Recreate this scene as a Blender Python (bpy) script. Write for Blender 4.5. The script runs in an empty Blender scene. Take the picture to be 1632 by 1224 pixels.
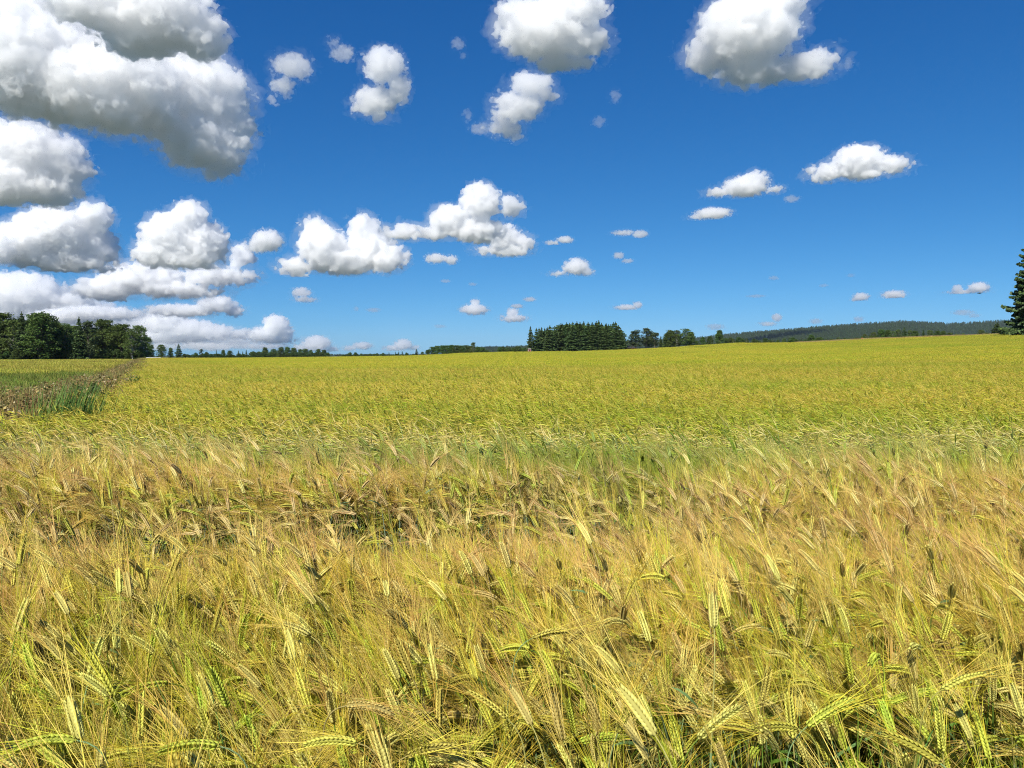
import bpy, bmesh, math, random
import numpy as np
from mathutils import Vector, Matrix, noise

scene = bpy.context.scene
COL = scene.collection
rad = math.radians

# ---------------------------------------------------------------- camera
EYE = 1.50
FPX = 1210.0                     # focal length in photo pixels (photo is 1632 x 1224)
HORIZON = 566.0
PITCH = math.atan((612.0 - HORIZON) / FPX)
cam_data = bpy.data.cameras.new("camera")
cam = bpy.data.objects.new("camera", cam_data)
COL.objects.link(cam)
cam_data.sensor_width = 36.0
cam_data.lens = 36.0 * FPX / 1632.0
cam_data.clip_start = 0.05
cam_data.clip_end = 200000.0
cam.location = (0, 0, EYE)
cam.rotation_euler = (math.pi / 2 - PITCH, 0, 0)
scene.camera = cam

# ---------------------------------------------------------------- sun and sky
SUN_EL = rad(44)
SUN_AZ = rad(-157)               # measured from the view direction (+Y), clockwise positive
sun_dir = Vector((math.sin(SUN_AZ) * math.cos(SUN_EL), math.cos(SUN_AZ) * math.cos(SUN_EL), math.sin(SUN_EL)))
sun_data = bpy.data.lights.new("sun", 'SUN')
sun_data.energy = 5.0
sun_data.angle = rad(0.53)
sun_data.color = (1.0, 0.95, 0.86)
sun = bpy.data.objects.new("sun", sun_data)
COL.objects.link(sun)
sun.rotation_euler = sun_dir.to_track_quat('Z', 'Y').to_euler()

world = bpy.data.worlds.new("World")
scene.world = world
world.use_nodes = True
wn, wl = world.node_tree.nodes, world.node_tree.links
sky = wn.new("ShaderNodeTexSky")
sky.sky_type = 'NISHITA'
sky.sun_disc = False
sky.sun_elevation = SUN_EL
sky.sun_rotation = SUN_AZ
sky.altitude = 100
sky.air_density = 0.5
sky.dust_density = 0.35
sky.ozone_density = 3.0
# the lens camera's rendering of that sky: deeper and bluer, channel by channel
SKY_STRENGTH = 0.10
sep = wn.new("ShaderNodeSeparateColor")
com = wn.new("ShaderNodeCombineColor")
wl.new(sky.outputs[0], sep.inputs[0])
for ch, power, gain in ((0, 1.47, 0.71), (1, 0.90, 0.80), (2, 0.64, 0.97)):
    m1 = wn.new("ShaderNodeMath"); m1.operation = 'MULTIPLY'; m1.inputs[1].default_value = SKY_STRENGTH
    m2 = wn.new("ShaderNodeMath"); m2.operation = 'POWER'; m2.inputs[1].default_value = power
    m3 = wn.new("ShaderNodeMath"); m3.operation = 'MULTIPLY'; m3.inputs[1].default_value = gain * 0.755 / SKY_STRENGTH
    wl.new(sep.outputs[ch], m1.inputs[0]); wl.new(m1.outputs[0], m2.inputs[0])
    wl.new(m2.outputs[0], m3.inputs[0]); wl.new(m3.outputs[0], com.inputs[ch])
wl.new(com.outputs[0], wn["Background"].inputs["Color"])
wn["Background"].inputs["Strength"].default_value = SKY_STRENGTH

scene.view_settings.view_transform = 'Standard'
scene.view_settings.look = 'None'
scene.view_settings.exposure = 0.40
scene.view_settings.gamma = 1.0
cy = scene.cycles
cy.max_bounces = 24
cy.diffuse_bounces = 2
cy.filter_width = 1.05
cy.glossy_bounces = 2
cy.transmission_bounces = 4
cy.transparent_max_bounces = 24
cy.volume_bounces = 24
cy.use_denoising = True
cy.denoising_prefilter = 'NONE'


def ray(px, py):
    """unit direction from the eye through a photo pixel"""
    d = Vector(((px - 816.0) / FPX, 1.0, -(py - 612.0) / FPX))
    d = Matrix.Rotation(-PITCH, 3, 'X') @ d
    return d.normalized()

# ---------------------------------------------------------------- small helpers
def tag(o, label=None, cat=None, group=None, kind=None):
    if label: o["label"] = label
    if cat: o["category"] = cat
    if group: o["group"] = group
    if kind: o["kind"] = kind
    return o


def new_obj(name, data, parent=None, loc=(0, 0, 0)):
    o = bpy.data.objects.new(name, data)
    COL.objects.link(o)
    o.location = loc
    if parent: o.parent = parent
    return o


class MB:
    """collects triangles with per-vertex colour and material index"""
    def __init__(self):
        self.v, self.t, self.c, self.m, self.n = [], [], [], [], 0

    def add(self, V, T, col, mat=0):
        V = np.asarray(V, float).reshape(-1, 3); T = np.asarray(T, int).reshape(-1, 3)
        C = np.asarray(col, float)
        if C.ndim == 1: C = np.tile(C[:3], (len(V), 1))
        self.v.append(V); self.t.append(T + self.n); self.c.append(C[:, :3])
        self.m.append(np.full(len(T), mat)); self.n += len(V)

    def join(self, other, M=None, off=None):
        for V, T, C, m in zip(other.v, other.t, other.c, other.m):
            pass
        V, T, C, m = other.arrays()
        if M is not None: V = V @ np.asarray(M).T
        if off is not None: V = V + np.asarray(off)
        self.v.append(V); self.t.append(T + self.n); self.c.append(C); self.m.append(m); self.n += len(V)

    def arrays(self):
        if not self.v: return np.zeros((0, 3)), np.zeros((0, 3), int), np.zeros((0, 3)), np.zeros(0, int)
        return np.concatenate(self.v), np.concatenate(self.t), np.concatenate(self.c), np.concatenate(self.m)

    def mesh(self, name, mats, smooth=False):
        V, T, C, m = self.arrays()
        me = tri_mesh(name, V, T, C, m)
        for x in mats: me.materials.append(x)
        if smooth: me.shade_smooth()
        return me


def tri_mesh(name, V, T, C=None, m=None):
    me = bpy.data.meshes.new(name)
    me.vertices.add(len(V)); me.vertices.foreach_set("co", np.ascontiguousarray(V, np.float32).ravel())
    if len(T):
        me.loops.add(3 * len(T)); me.loops.foreach_set("vertex_index", np.ascontiguousarray(T, np.int32).ravel())
        me.polygons.add(len(T))
        me.polygons.foreach_set("loop_start", np.arange(0, 3 * len(T), 3, dtype=np.int32))
        me.polygons.foreach_set("loop_total", np.full(len(T), 3, np.int32))
        if m is not None: me.polygons.foreach_set("material_index", np.ascontiguousarray(m, np.int32))
    if C is not None:
        a = me.attributes.new("col", 'FLOAT_COLOR', 'POINT')
        a.data.foreach_set("color", np.ascontiguousarray(np.c_[C, np.ones(len(C))], np.float32).ravel())
    me.update(calc_edges=True)
    return me


def unit(v):
    v = np.asarray(v, float)
    return v / (np.linalg.norm(v, axis=-1, keepdims=True) + 1e-12)


def tube(P, R, sides):
    """tube along points P with radii R; returns V, T"""
    P = np.asarray(P, float); k = len(P)
    tg = unit(np.gradient(P, axis=0))
    ref = np.array([0.31, 0.95, 0.07])
    a = unit(np.cross(tg, ref)); b = np.cross(tg, a)
    th = np.linspace(0, 2 * np.pi, sides, endpoint=False)
    ring = (a[:, None, :] * np.cos(th)[None, :, None] + b[:, None, :] * np.sin(th)[None, :, None]) * np.asarray(R)[:, None, None]
    V = (P[:, None, :] + ring).reshape(-1, 3)
    T = []
    for i in range(k - 1):
        for j in range(sides):
            q = i * sides + j; r = i * sides + (j + 1) % sides
            T += [(q, r, r + sides), (q, r + sides, q + sides)]
    return V, T


def ribbon(P, W, side):
    """flat strip along P, half widths W, side vectors; last width may be 0"""
    P = np.asarray(P, float); W = np.asarray(W)[:, None]; side = np.asarray(side, float)
    if side.ndim == 1: side = np.tile(side, (len(P), 1))
    V = np.empty((2 * len(P), 3)); V[0::2] = P - side * W; V[1::2] = P + side * W
    T = []
    for i in range(len(P) - 1):
        q = 2 * i
        T += [(q, q + 1, q + 3), (q, q + 3, q + 2)]
    return V, T


def node_mat(name):
    m = bpy.data.materials.new(name); m.use_nodes = True
    return m, m.node_tree.nodes, m.node_tree.links


# ---------------------------------------------------------------- terrain
RIDGE_PX = [-600, 0, 232, 400, 550, 650, 760, 840, 930, 985, 1070, 1160, 1290, 1400, 1500, 1632, 2200]
RIDGE_PY = [571, 571, 570.5, 570, 568.5, 567, 562, 560.5, 559.5, 557.5, 554, 548, 547, 542.5, 540, 537.5, 534]
RIDGE_R = 165.0
CROP_H = 0.74


def ground_z(x, y):
    x = np.asarray(x, float); y = np.asarray(y, float)
    yy = np.maximum(y, 1e-3); r = np.hypot(x, y)
    front = np.clip((y / np.maximum(r, 1e-6) - 0.25) / 0.3, 0, 1)
    px = 816 + FPX * np.clip(x / np.maximum(yy, 0.3 * r + 1e-6), -1.6, 1.6)
    e = (HORIZON - np.interp(px, RIDGE_PX, RIDGE_PY)) / FPX
    g = EYE - CROP_H + e * RIDGE_R
    t = r / RIDGE_R
    near = g * np.minimum(t, 1) ** 1.8
    rr = np.minimum(r, 560.0)
    far = EYE - CROP_H + e * rr - 0.0025 * (rr - RIDGE_R)
    far = far * np.clip(1 - (r - 560) / 1500.0, 0, 1) - np.maximum(r - 560, 0) * 0.001
    return np.where(t < 1, near, far) * front


def gz(x, y): return float(ground_z(x, y))


def at(px, dist):
    """ground point under photo column px at a given distance"""
    d = ray(px, HORIZON); h = Vector((d.x, d.y)).normalized() * dist
    return Vector((h.x, h.y, gz(h.x, h.y)))


# edge between the barley and the weedy ditch on the west side (x as a function of y)
EDGE_PX = [(-60, 668), (0, 657), (60, 651), (100, 644), (130, 629), (190, 603), (220, 591.5), (226, 580), (232, 571.6)]
_e = []
for px_, py_ in EDGE_PX:
    d_ = ray(px_, py_); k_ = (EYE - CROP_H - 0.05) / -d_.z
    _e.append((d_.x * k_, d_.y * k_))
EDGE_Y = [p[1] for p in _e]; EDGE_X = [p[0] for p in _e]


def edge_x(y):
    y = np.asarray(y, float)
    x = np.interp(y, EDGE_Y, EDGE_X)
    far = EDGE_X[-1] + (y - EDGE_Y[-1]) * (232 - 816) / FPX
    x = np.where(y > EDGE_Y[-1], far, x)
    # close to the camera the barley runs on past the picture's side
    return np.where(y < EDGE_Y[0], -60.0, x)

# ---------------------------------------------------------------- ground
def build_ground():
    ys = np.r_[np.linspace(-25, 20, 46), np.geomspace(20.5, 7500, 130)]
    th = np.linspace(-1.35, 1.35, 181)
    rows = []
    r = np.r_[0.0, np.geomspace(0.6, 7500, 170)]
    a = np.linspace(-math.pi, math.pi, 361)
    R, A = np.meshgrid(r, a, indexing='ij')
    X = R * np.sin(A); Y = R * np.cos(A)
    Z = ground_z(X, Y)
    # the ditch along the barley's west edge
    ex = edge_x(Y); dd = X - (ex - 1.6)
    ditch = np.where((Y > 7) & (Y < 160), np.exp(-(dd / 0.9) ** 2) * 0.7, 0)
    Z = Z - ditch * np.clip((Y - 7) / 2, 0, 1)
    V = np.stack([X, Y, Z], -1).reshape(-1, 3)
    nr, na = R.shape
    i = np.arange(nr - 1)[:, None] * na + np.arange(na - 1)[None, :]
    i = i.ravel()
    T = np.concatenate([np.stack([i, i + na, i + na + 1], -1), np.stack([i, i + na + 1, i + 1], -1)])
    me = tri_mesh("ground", V, T)
    me.shade_smooth()
    m, n, l = node_mat("soil_and_meadow")
    bs = n["Principled BSDF"]; bs.inputs["Roughness"].default_value = 0.95; bs.inputs["Specular IOR Level"].default_value = 0.1
    geo = n.new("ShaderNodeNewGeometry")
    no = n.new("ShaderNodeTexNoise"); no.inputs["Scale"].default_value = 6; no.inputs["Detail"].default_value = 8
    l.new(geo.outputs["Position"], no.inputs["Vector"])
    cr = n.new("ShaderNodeValToRGB")
    cr.color_ramp.elements[0].color = (0.035, 0.024, 0.014, 1); cr.color_ramp.elements[0].position = 0.3
    cr.color_ramp.elements[1].color = (0.12, 0.085, 0.05, 1); cr.color_ramp.elements[1].position = 0.75
    l.new(no.outputs[0], cr.inputs[0])
    # beyond the crest: rough meadow
    no2 = n.new("ShaderNodeTexNoise"); no2.inputs["Scale"].default_value = 0.05; no2.inputs["Detail"].default_value = 10
    l.new(geo.outputs["Position"], no2.inputs["Vector"])
    cr2 = n.new("ShaderNodeValToRGB")
    cr2.color_ramp.elements[0].color = (0.04, 0.055, 0.03, 1); cr2.color_ramp.elements[0].position = 0.3
    cr2.color_ramp.elements[1].color = (0.10, 0.11, 0.07, 1); cr2.color_ramp.elements[1].position = 0.7
    l.new(no2.outputs[0], cr2.inputs[0])
    sp = n.new("ShaderNodeSeparateXYZ"); l.new(geo.outputs["Position"], sp.inputs[0])
    ln = n.new("ShaderNodeVectorMath"); ln.operation = 'LENGTH'; l.new(geo.outputs["Position"], ln.inputs[0])
    mr = n.new("ShaderNodeMapRange"); mr.inputs[1].default_value = 160; mr.inputs[2].default_value = 175
    l.new(ln.outputs["Value"], mr.inputs[0])
    mx = n.new("ShaderNodeMix"); mx.data_type = 'RGBA'
    l.new(mr.outputs[0], mx.inputs[0]); l.new(cr.outputs[0], mx.inputs[6]); l.new(cr2.outputs[0], mx.inputs[7])
    l.new(mx.outputs[2], bs.inputs["Base Color"])
    bp = n.new("ShaderNodeBump"); bp.inputs["Strength"].default_value = 0.6; bp.inputs["Distance"].default_value = 0.03
    l.new(no.outputs[0], bp.inputs["Height"]); l.new(bp.outputs[0], bs.inputs["Normal"])
    me.materials.append(m)
    tag(new_obj("ground", me), kind="structure")


build_ground()


# ---------------------------------------------------------------- barley
def barley_material():
    m, n, l = node_mat("barley")
    n.remove(n["Principled BSDF"])
    out = n["Material Output"]
    at_ = n.new("ShaderNodeAttribute"); at_.attribute_name = "col"
    oi = n.new("ShaderNodeObjectInfo")
    geo = n.new("ShaderNodeNewGeometry")
    sp = n.new("ShaderNodeSeparateXYZ"); l.new(geo.outputs["Position"], sp.inputs[0])

    def math_(op, a, b=None, clamp=False):
        k = n.new("ShaderNodeMath"); k.operation = op; k.use_clamp = clamp
        for i, x in enumerate((a, b)):
            if x is None: continue
            if hasattr(x, "node"): l.new(x, k.inputs[i])
            else: k.inputs[i].default_value = x
        return k.outputs[0]

    def noise_(scale, detail=3, stretch=(1, 1, 1)):
        mp = n.new("ShaderNodeMapping"); mp.inputs["Scale"].default_value = stretch
        l.new(geo.outputs["Position"], mp.inputs[0])
        k = n.new("ShaderNodeTexNoise"); k.inputs["Scale"].default_value = scale; k.inputs["Detail"].default_value = detail
        l.new(mp.outputs[0], k.inputs["Vector"])
        return k.outputs[0]

    def ramp(x, a, b):
        k = n.new("ShaderNodeMapRange"); k.interpolation_type = 'SMOOTHSTEP'
        k.inputs[1].default_value = a; k.inputs[2].default_value = b
        l.new(x, k.inputs[0]); return k.outputs[0]

    def tint(c, fac, rgb):
        k = n.new("ShaderNodeMix"); k.data_type = 'RGBA'; k.blend_type = 'MULTIPLY'
        l.new(fac, k.inputs[0]); l.new(c, k.inputs[6]); k.inputs[7].default_value = (*rgb, 1)
        return k.outputs[2]
    big = noise_(0.35, 3, (0.6, 1.0, 0)); mid = noise_(1.6, 3, (1, 1, 0))
    dist = math_('ADD', sp.outputs[1], math_('MULTIPLY', math_('SUBTRACT', big, 0.5), 2.6))
    c = at_.outputs["Color"]
    # ripest, straw brown, on both sides of the worn track
    c = tint(c, math_('MULTIPLY', ramp(dist, 2.4, 3.4), math_('SUBTRACT', 1.0, ramp(dist, 4.0, 4.7))), (1.02, 0.975, 0.86))
    c = tint(c, math_('SUBTRACT', 1.0, ramp(dist, 2.2, 3.4)), (1.0, 0.955, 0.68))
    c = tint(c, math_('MULTIPLY', math_('SUBTRACT', 1.0, ramp(dist, 1.5, 2.5)), 0.7), (0.88, 1.0, 0.78))
    # greener strip where the crop ripens later, five metres out; golden far field
    g = math_('MULTIPLY', ramp(dist, 4.4, 4.9), math_('SUBTRACT', 1.0, ramp(dist, 5.4, 6.6)))
    c = tint(c, math_('MULTIPLY', g, 0.95), (0.48, 0.66, 0.34))
    c = tint(c, ramp(dist, 5.2, 9.0), (0.88, 0.835, 0.35))
    patch = ramp(noise_(0.16, 5, (0.3, 1.0, 0)), 0.44, 0.62)
    c = tint(c, math_('MULTIPLY', patch, 0.75), (0.70, 0.90, 0.66))
    fine = ramp(noise_(2.6, 4, (1, 1, 0)), 0.46, 0.60)
    c = tint(c, math_('MULTIPLY', math_('MULTIPLY', fine, ramp(dist, 6.0, 9.0)), 0.7), (0.66, 0.86, 0.58))
    c = tint(c, math_('MULTIPLY', ramp(mid, 0.48, 0.66), 0.3), (0.82, 1.0, 0.55))
    hs = n.new("ShaderNodeHueSaturation")
    one = math_('SUBTRACT', 1.0, math_('MULTIPLY', ramp(sp.outputs[1], 4.9, 5.1), 0.86))   # whole patches vary less than single plants
    rv = math_('MULTIPLY', math_('SUBTRACT', oi.outputs["Random"], 0.5), one)
    l.new(math_('ADD', math_('MULTIPLY', rv, 0.04), 0.5), hs.inputs["Hue"])
    l.new(math_('ADD', math_('MULTIPLY', rv, 0.30), 1.03), hs.inputs["Value"])
    l.new(c, hs.inputs["Color"]); c = hs.outputs[0]
    pb = n.new("ShaderNodeBsdfPrincipled")
    l.new(c, pb.inputs["Base Color"]); pb.inputs["Roughness"].default_value = 0.65
    pb.inputs["Specular IOR Level"].default_value = 0.22
    tr = n.new("ShaderNodeBsdfTranslucent"); l.new(c, tr.inputs["Color"])
    mix = n.new("ShaderNodeMixShader"); mix.inputs[0].default_value = 0.30
    l.new(pb.outputs[0], mix.inputs[1]); l.new(tr.outputs[0], mix.inputs[2])
    l.new(mix.outputs[0], out.inputs["Surface"])
    return m


BARLEY = barley_material()
# colours of the plant's parts, ripening from green to straw
def green_material():
    m, n, l = node_mat("green_blade"); pb = n["Principled BSDF"]
    a = n.new("ShaderNodeAttribute"); a.attribute_name = "col"; l.new(a.outputs["Color"], pb.inputs["Base Color"]); pb.inputs["Roughness"].default_value = 0.5
    return m


HERB_ = green_material()
EAR_COLS = np.array([(0.70, 0.66, 0.16), (0.78, 0.68, 0.22), (0.80, 0.68, 0.32), (0.62, 0.66, 0.14), (0.80, 0.69, 0.33)])
AWN_COLS = np.array([(0.74, 0.55, 0.10), (0.80, 0.57, 0.16), (0.78, 0.54, 0.21), (0.60, 0.55, 0.07), (0.82, 0.62, 0.26)])
STEM_COLS = np.array([(0.22, 0.32, 0.07), (0.28, 0.38, 0.27), (0.44, 0.42, 0.14), (0.50, 0.42, 0.22)])
LEAF_COLS = np.array([(0.10, 0.20, 0.03), (0.22, 0.28, 0.05), (0.58, 0.38, 0.05), (0.42, 0.26, 0.10), (0.18, 0.28, 0.16)])


def stalk_curve(rng, h, lean, nod, ear_len):
    """points of the stem and of the ear (bending over in +x), in the xz plane with a little y wobble"""
    k = 7
    t = np.linspace(0, 1, k)
    stem = np.stack([lean * h * t ** 2, rng.normal(0, 0.012) * t, h * t * (1 - 0.1 * lean * t)], -1)
    ang0 = math.atan2(stem[-1, 0] - stem[-2, 0], stem[-1, 2] - stem[-2, 2])
    p = stem[-1].copy(); ear = [p.copy()]; neck = []
    # short neck that does most of the bending
    ang = ang0; n1 = 4; nl = 0.06
    for i in range(n1):
        ang += (nod * 0.62) / n1
        p = p + np.array([math.sin(ang), 0, math.cos(ang)]) * nl / n1
        neck.append(p.copy())
    ear = [p.copy()]; m = 6
    for i in range(m):
        ang += (nod * 0.38) / m
        p = p + np.array([math.sin(ang), 0, math.cos(ang)]) * ear_len / m
        ear.append(p.copy())
    return np.vstack([stem, neck]), np.array(ear)


def barley_parts(seed, lod=0, h=None, nod=None, tone=None, lean=None, ear_len=None):
    """ear, awns, stem and leaf of one barley plant as four MBs"""
    rng = np.random.default_rng(seed)
    if lod > 0:
        h = rng.normal(0.635, 0.03); nod = abs(rng.normal(1.5, 0.5))
    h = rng.normal(0.61, 0.045) if h is None else h
    nod = abs(rng.normal(0.95, 0.65)) if nod is None else nod
    lean = rng.uniform(0.0, 0.22) if lean is None else lean
    L = rng.uniform(0.060, 0.088) if ear_len is None else ear_len
    tone = rng.integers(0, 5) if tone is None else tone
    stem, ear = stalk_curve(rng, h, lean, nod, L)
    tg = unit(np.gradient(ear, axis=0)); yv = np.array([0.0, 1.0, 0.0])
    roll = rng.uniform(0, math.pi)
    n1 = unit(np.cross(tg, yv)); b1 = np.cross(tg, n1)
    A = n1 * math.cos(roll) + b1 * math.sin(roll); B = np.cross(tg, A)
    e, a, s, f = MB(), MB(), MB(), []
    ec, ac = EAR_COLS[tone], AWN_COLS[tone]
    S = np.linspace(0, 1, len(ear))

    def along(u):
        i = np.clip(u, 0, 1)
        return [np.array([np.interp(i, S, q[:, k]) for k in range(3)]) for q in (ear, tg, A, B)]
    if lod == 0:
        nk = 12
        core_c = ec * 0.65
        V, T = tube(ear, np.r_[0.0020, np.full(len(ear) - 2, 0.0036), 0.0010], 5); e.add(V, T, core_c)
        for row in range(4):
            for i in range(nk):
                u = (i + 0.25 + 0.5 * (row % 2)) / (nk + 0.6)
                p, t, av, bv = along(u)
                wd = (math.sin(math.pi * min(0.97, 0.16 + 0.8 * u)) ** 0.5)
                sgn = 1 if row < 2 else -1
                lat = av * sgn * (0.0036 * wd) + bv * (0.0022 if row % 2 else -0.0022)
                out = unit(av * sgn * 0.9 + bv * (0.65 if row % 2 else -0.65))
                d = unit(t + out * 0.30); w = np.cross(d, out)
                kl = 0.0125 * (0.75 + 0.3 * wd); kw = 0.0034 * wd + 0.0006; kt = 0.0026 * wd + 0.0005
                q = p + lat
                K = np.array([q - d * kl * 0.25, q + d * kl * 0.25 + out * kt, q + d * kl * 0.25 + w * kw, q + d * kl * 0.25 - out * kt * 0.6, q + d * kl * 0.25 - w * kw, q + d * kl * 0.85])
                T = [(0, 2, 1), (0, 3, 2), (0, 4, 3), (0, 1, 4), (5, 1, 2), (5, 2, 3), (5, 3, 4), (5, 4, 1)]
                cc = ec * rng.uniform(0.82, 1.15)
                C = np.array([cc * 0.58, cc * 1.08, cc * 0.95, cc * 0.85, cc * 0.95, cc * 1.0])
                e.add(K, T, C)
                if (row + i) % 2 == 0 and rng.random() < 0.85:
                    al = rng.uniform(0.085, 0.135) * (1.0 - 0.25 * (u - 0.5))
                    ad = unit(t + out * rng.uniform(0.04, 0.24) + rng.normal(0, 0.045, 3))
                    cv = rng.normal(0, 0.012, 3) + np.array([0, 0, -0.006])
                    q0 = q + d * kl * 0.8
                    tt = np.array([0, 0.4, 0.75, 1.0])
                    P = q0 + ad * al * tt[:, None] + cv * tt[:, None] ** 2
                    sd = unit(np.cross(ad, rng.normal(0, 1, 3)))
                    V, T = ribbon(P, np.array([0.00052, 0.00043, 0.0003, 0.00008]), sd)
                    cc = ac * rng.uniform(0.72, 1.2)
                    a.add(V, T, cc)
        sc = STEM_COLS[min(3, (tone + rng.integers(0, 3)) % 4)]
        r0 = rng.uniform(0.0016, 0.0024)
        V, T = tube(stem, np.linspace(r0, r0 * 0.55, len(stem)), 4)
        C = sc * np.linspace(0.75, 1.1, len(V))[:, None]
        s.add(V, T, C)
        # sheath of the flag leaf: thicker, blue-green
        if rng.random() < 0.85:
            V, T = tube(stem[1:6], [0.0026, 0.0036, 0.0036, 0.0032, 0.0018], 5)
            s.add(V, T, STEM_COLS[1] * rng.uniform(0.8, 1.2))
        nl = rng.integers(2, 4)
        for i in range(nl):
            hh = rng.uniform(0.35, 0.92); base = np.array([np.interp(hh, np.linspace(0, 1, 7), stem[:7, k]) for k in range(3)])
            az = rng.uniform(0, 2 * math.pi); dv = np.array([math.cos(az), math.sin(az), 0])
            ll = rng.uniform(0.10, 0.22); up = rng.uniform(0.1, 1.3); tt = np.linspace(0, 1, 6)
            dr = rng.uniform(0.6, 2.6)
            P = base + dv * ll * (tt[:, None] * 0.8) + np.array([0, 0, 1.0]) * ll * (up * tt - dr * 0.5 * tt ** 2)[:, None]
            sd = unit(np.cross(dv, [0, 0, 1]) + rng.normal(0, 0.3, 3))
            tw = np.linspace(0, rng.normal(0, 1.0), 6)[:, None]
            sds = unit(sd * np.cos(tw) + np.array([0, 0, 1.0]) * np.sin(tw))
            w = rng.uniform(0.0025, 0.0055)
            V, T = ribbon(P, w * np.array([0.6, 1, 0.95, 0.75, 0.45, 0.03]), sds)
            f.append(MB()); f[-1].add(V, T, LEAF_COLS[rng.choice(5, p=[0.32, 0.30, 0.13, 0.08, 0.17])] * rng.uniform(0.7, 1.2))
    else:
        q = {1: 1.0, 2: 1.5}[lod]
        ns = {1: 5, 2: 3}[lod]
        uu = np.linspace(0, 1, ns)
        P = np.array([along(u)[0] for u in uu])
        R = np.interp(uu, [0, 0.15, 0.6, 1], [0.0025, 0.0053, 0.005, 0.001]) * q
        V, T = tube(P, R, 4 if lod == 1 else 3)
        cc = ec * rng.uniform(0.85, 1.12)
        e.add(V, T, cc * rng.uniform(0.8, 1.15, (len(V), 1)))
        na = {1: 6, 2: 2}[lod]
        for i in range(na):
            p, t, av, bv = along(rng.uniform(0.1, 1))
            ang = rng.uniform(0, 6.28); out = av * math.cos(ang) + bv * math.sin(ang)
            ad = unit(t + out * rng.uniform(0.05, 0.25)); al = rng.uniform(0.06, 0.11)
            sd = unit(np.cross(ad, rng.normal(0, 1, 3)))
            V, T = ribbon([p, p + ad * al], np.array([0.0011, 0.0003]) * q * (1 if lod == 1 else 1.5), sd)
            a.add(V, T, ac * rng.uniform(0.75, 1.15))
        sc = STEM_COLS[(tone + rng.integers(0, 3)) % 4]
        idx = [2, 4, 6, 10] if lod == 1 else [3, 6, 10]
        V, T = ribbon(stem[idx], np.linspace(0.0024, 0.0014, len(idx)) * q, unit(np.array([rng.normal(), rng.normal(), 0])))
        s.add(V, T, sc * np.linspace(0.8, 1.1, len(V))[:, None])
        if rng.random() < (0.9 if lod == 1 else 0.5):
            base = stem[rng.integers(3, 6)]; az = rng.uniform(0, 6.28); dv = np.array([math.cos(az), math.sin(az), 0])
            ll = rng.uniform(0.1, 0.2); tt = np.array([0, 0.5, 1.0]); up = rng.uniform(0.2, 1.2)
            P = base + dv * ll * 0.8 * tt[:, None] + np.array([0, 0, 1.0]) * ll * (up * tt - 0.9 * tt ** 2)[:, None]
            V, T = ribbon(P, np.array([0.004, 0.004, 0.0005]) * q, unit(np.cross(dv, [0, 0, 1])))
            f.append(MB()); f[-1].add(V, T, LEAF_COLS[rng.choice(5, p=[0.3, 0.3, 0.15, 0.1, 0.15])] * rng.uniform(0.7, 1.2))
    return e, a, s, f


def rotz(a):
    c, s = math.cos(a), math.sin(a)
    return np.array([[c, -s, 0], [s, c, 0], [0, 0, 1.0]])


def whole(parts):
    mb = MB()
    for p in [*parts[:3], *parts[3]]:
        if p.n: mb.join(p)
    return mb


WIND = math.pi                       # ears mostly nod towards -x


def patch(seed, size, count, lod, pool):
    rng = np.random.default_rng(seed); mb = MB()
    for i in range(count):
        src = pool[rng.integers(0, len(pool))]
        az = WIND + rng.normal(0, 1.0)
        sc = rng.normal(1, 0.06)
        M = rotz(az) * sc
        x, y = rng.uniform(-size / 2, size / 2, 2)
        mb.join(src, M, (x, y, 0))
    return mb


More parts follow.
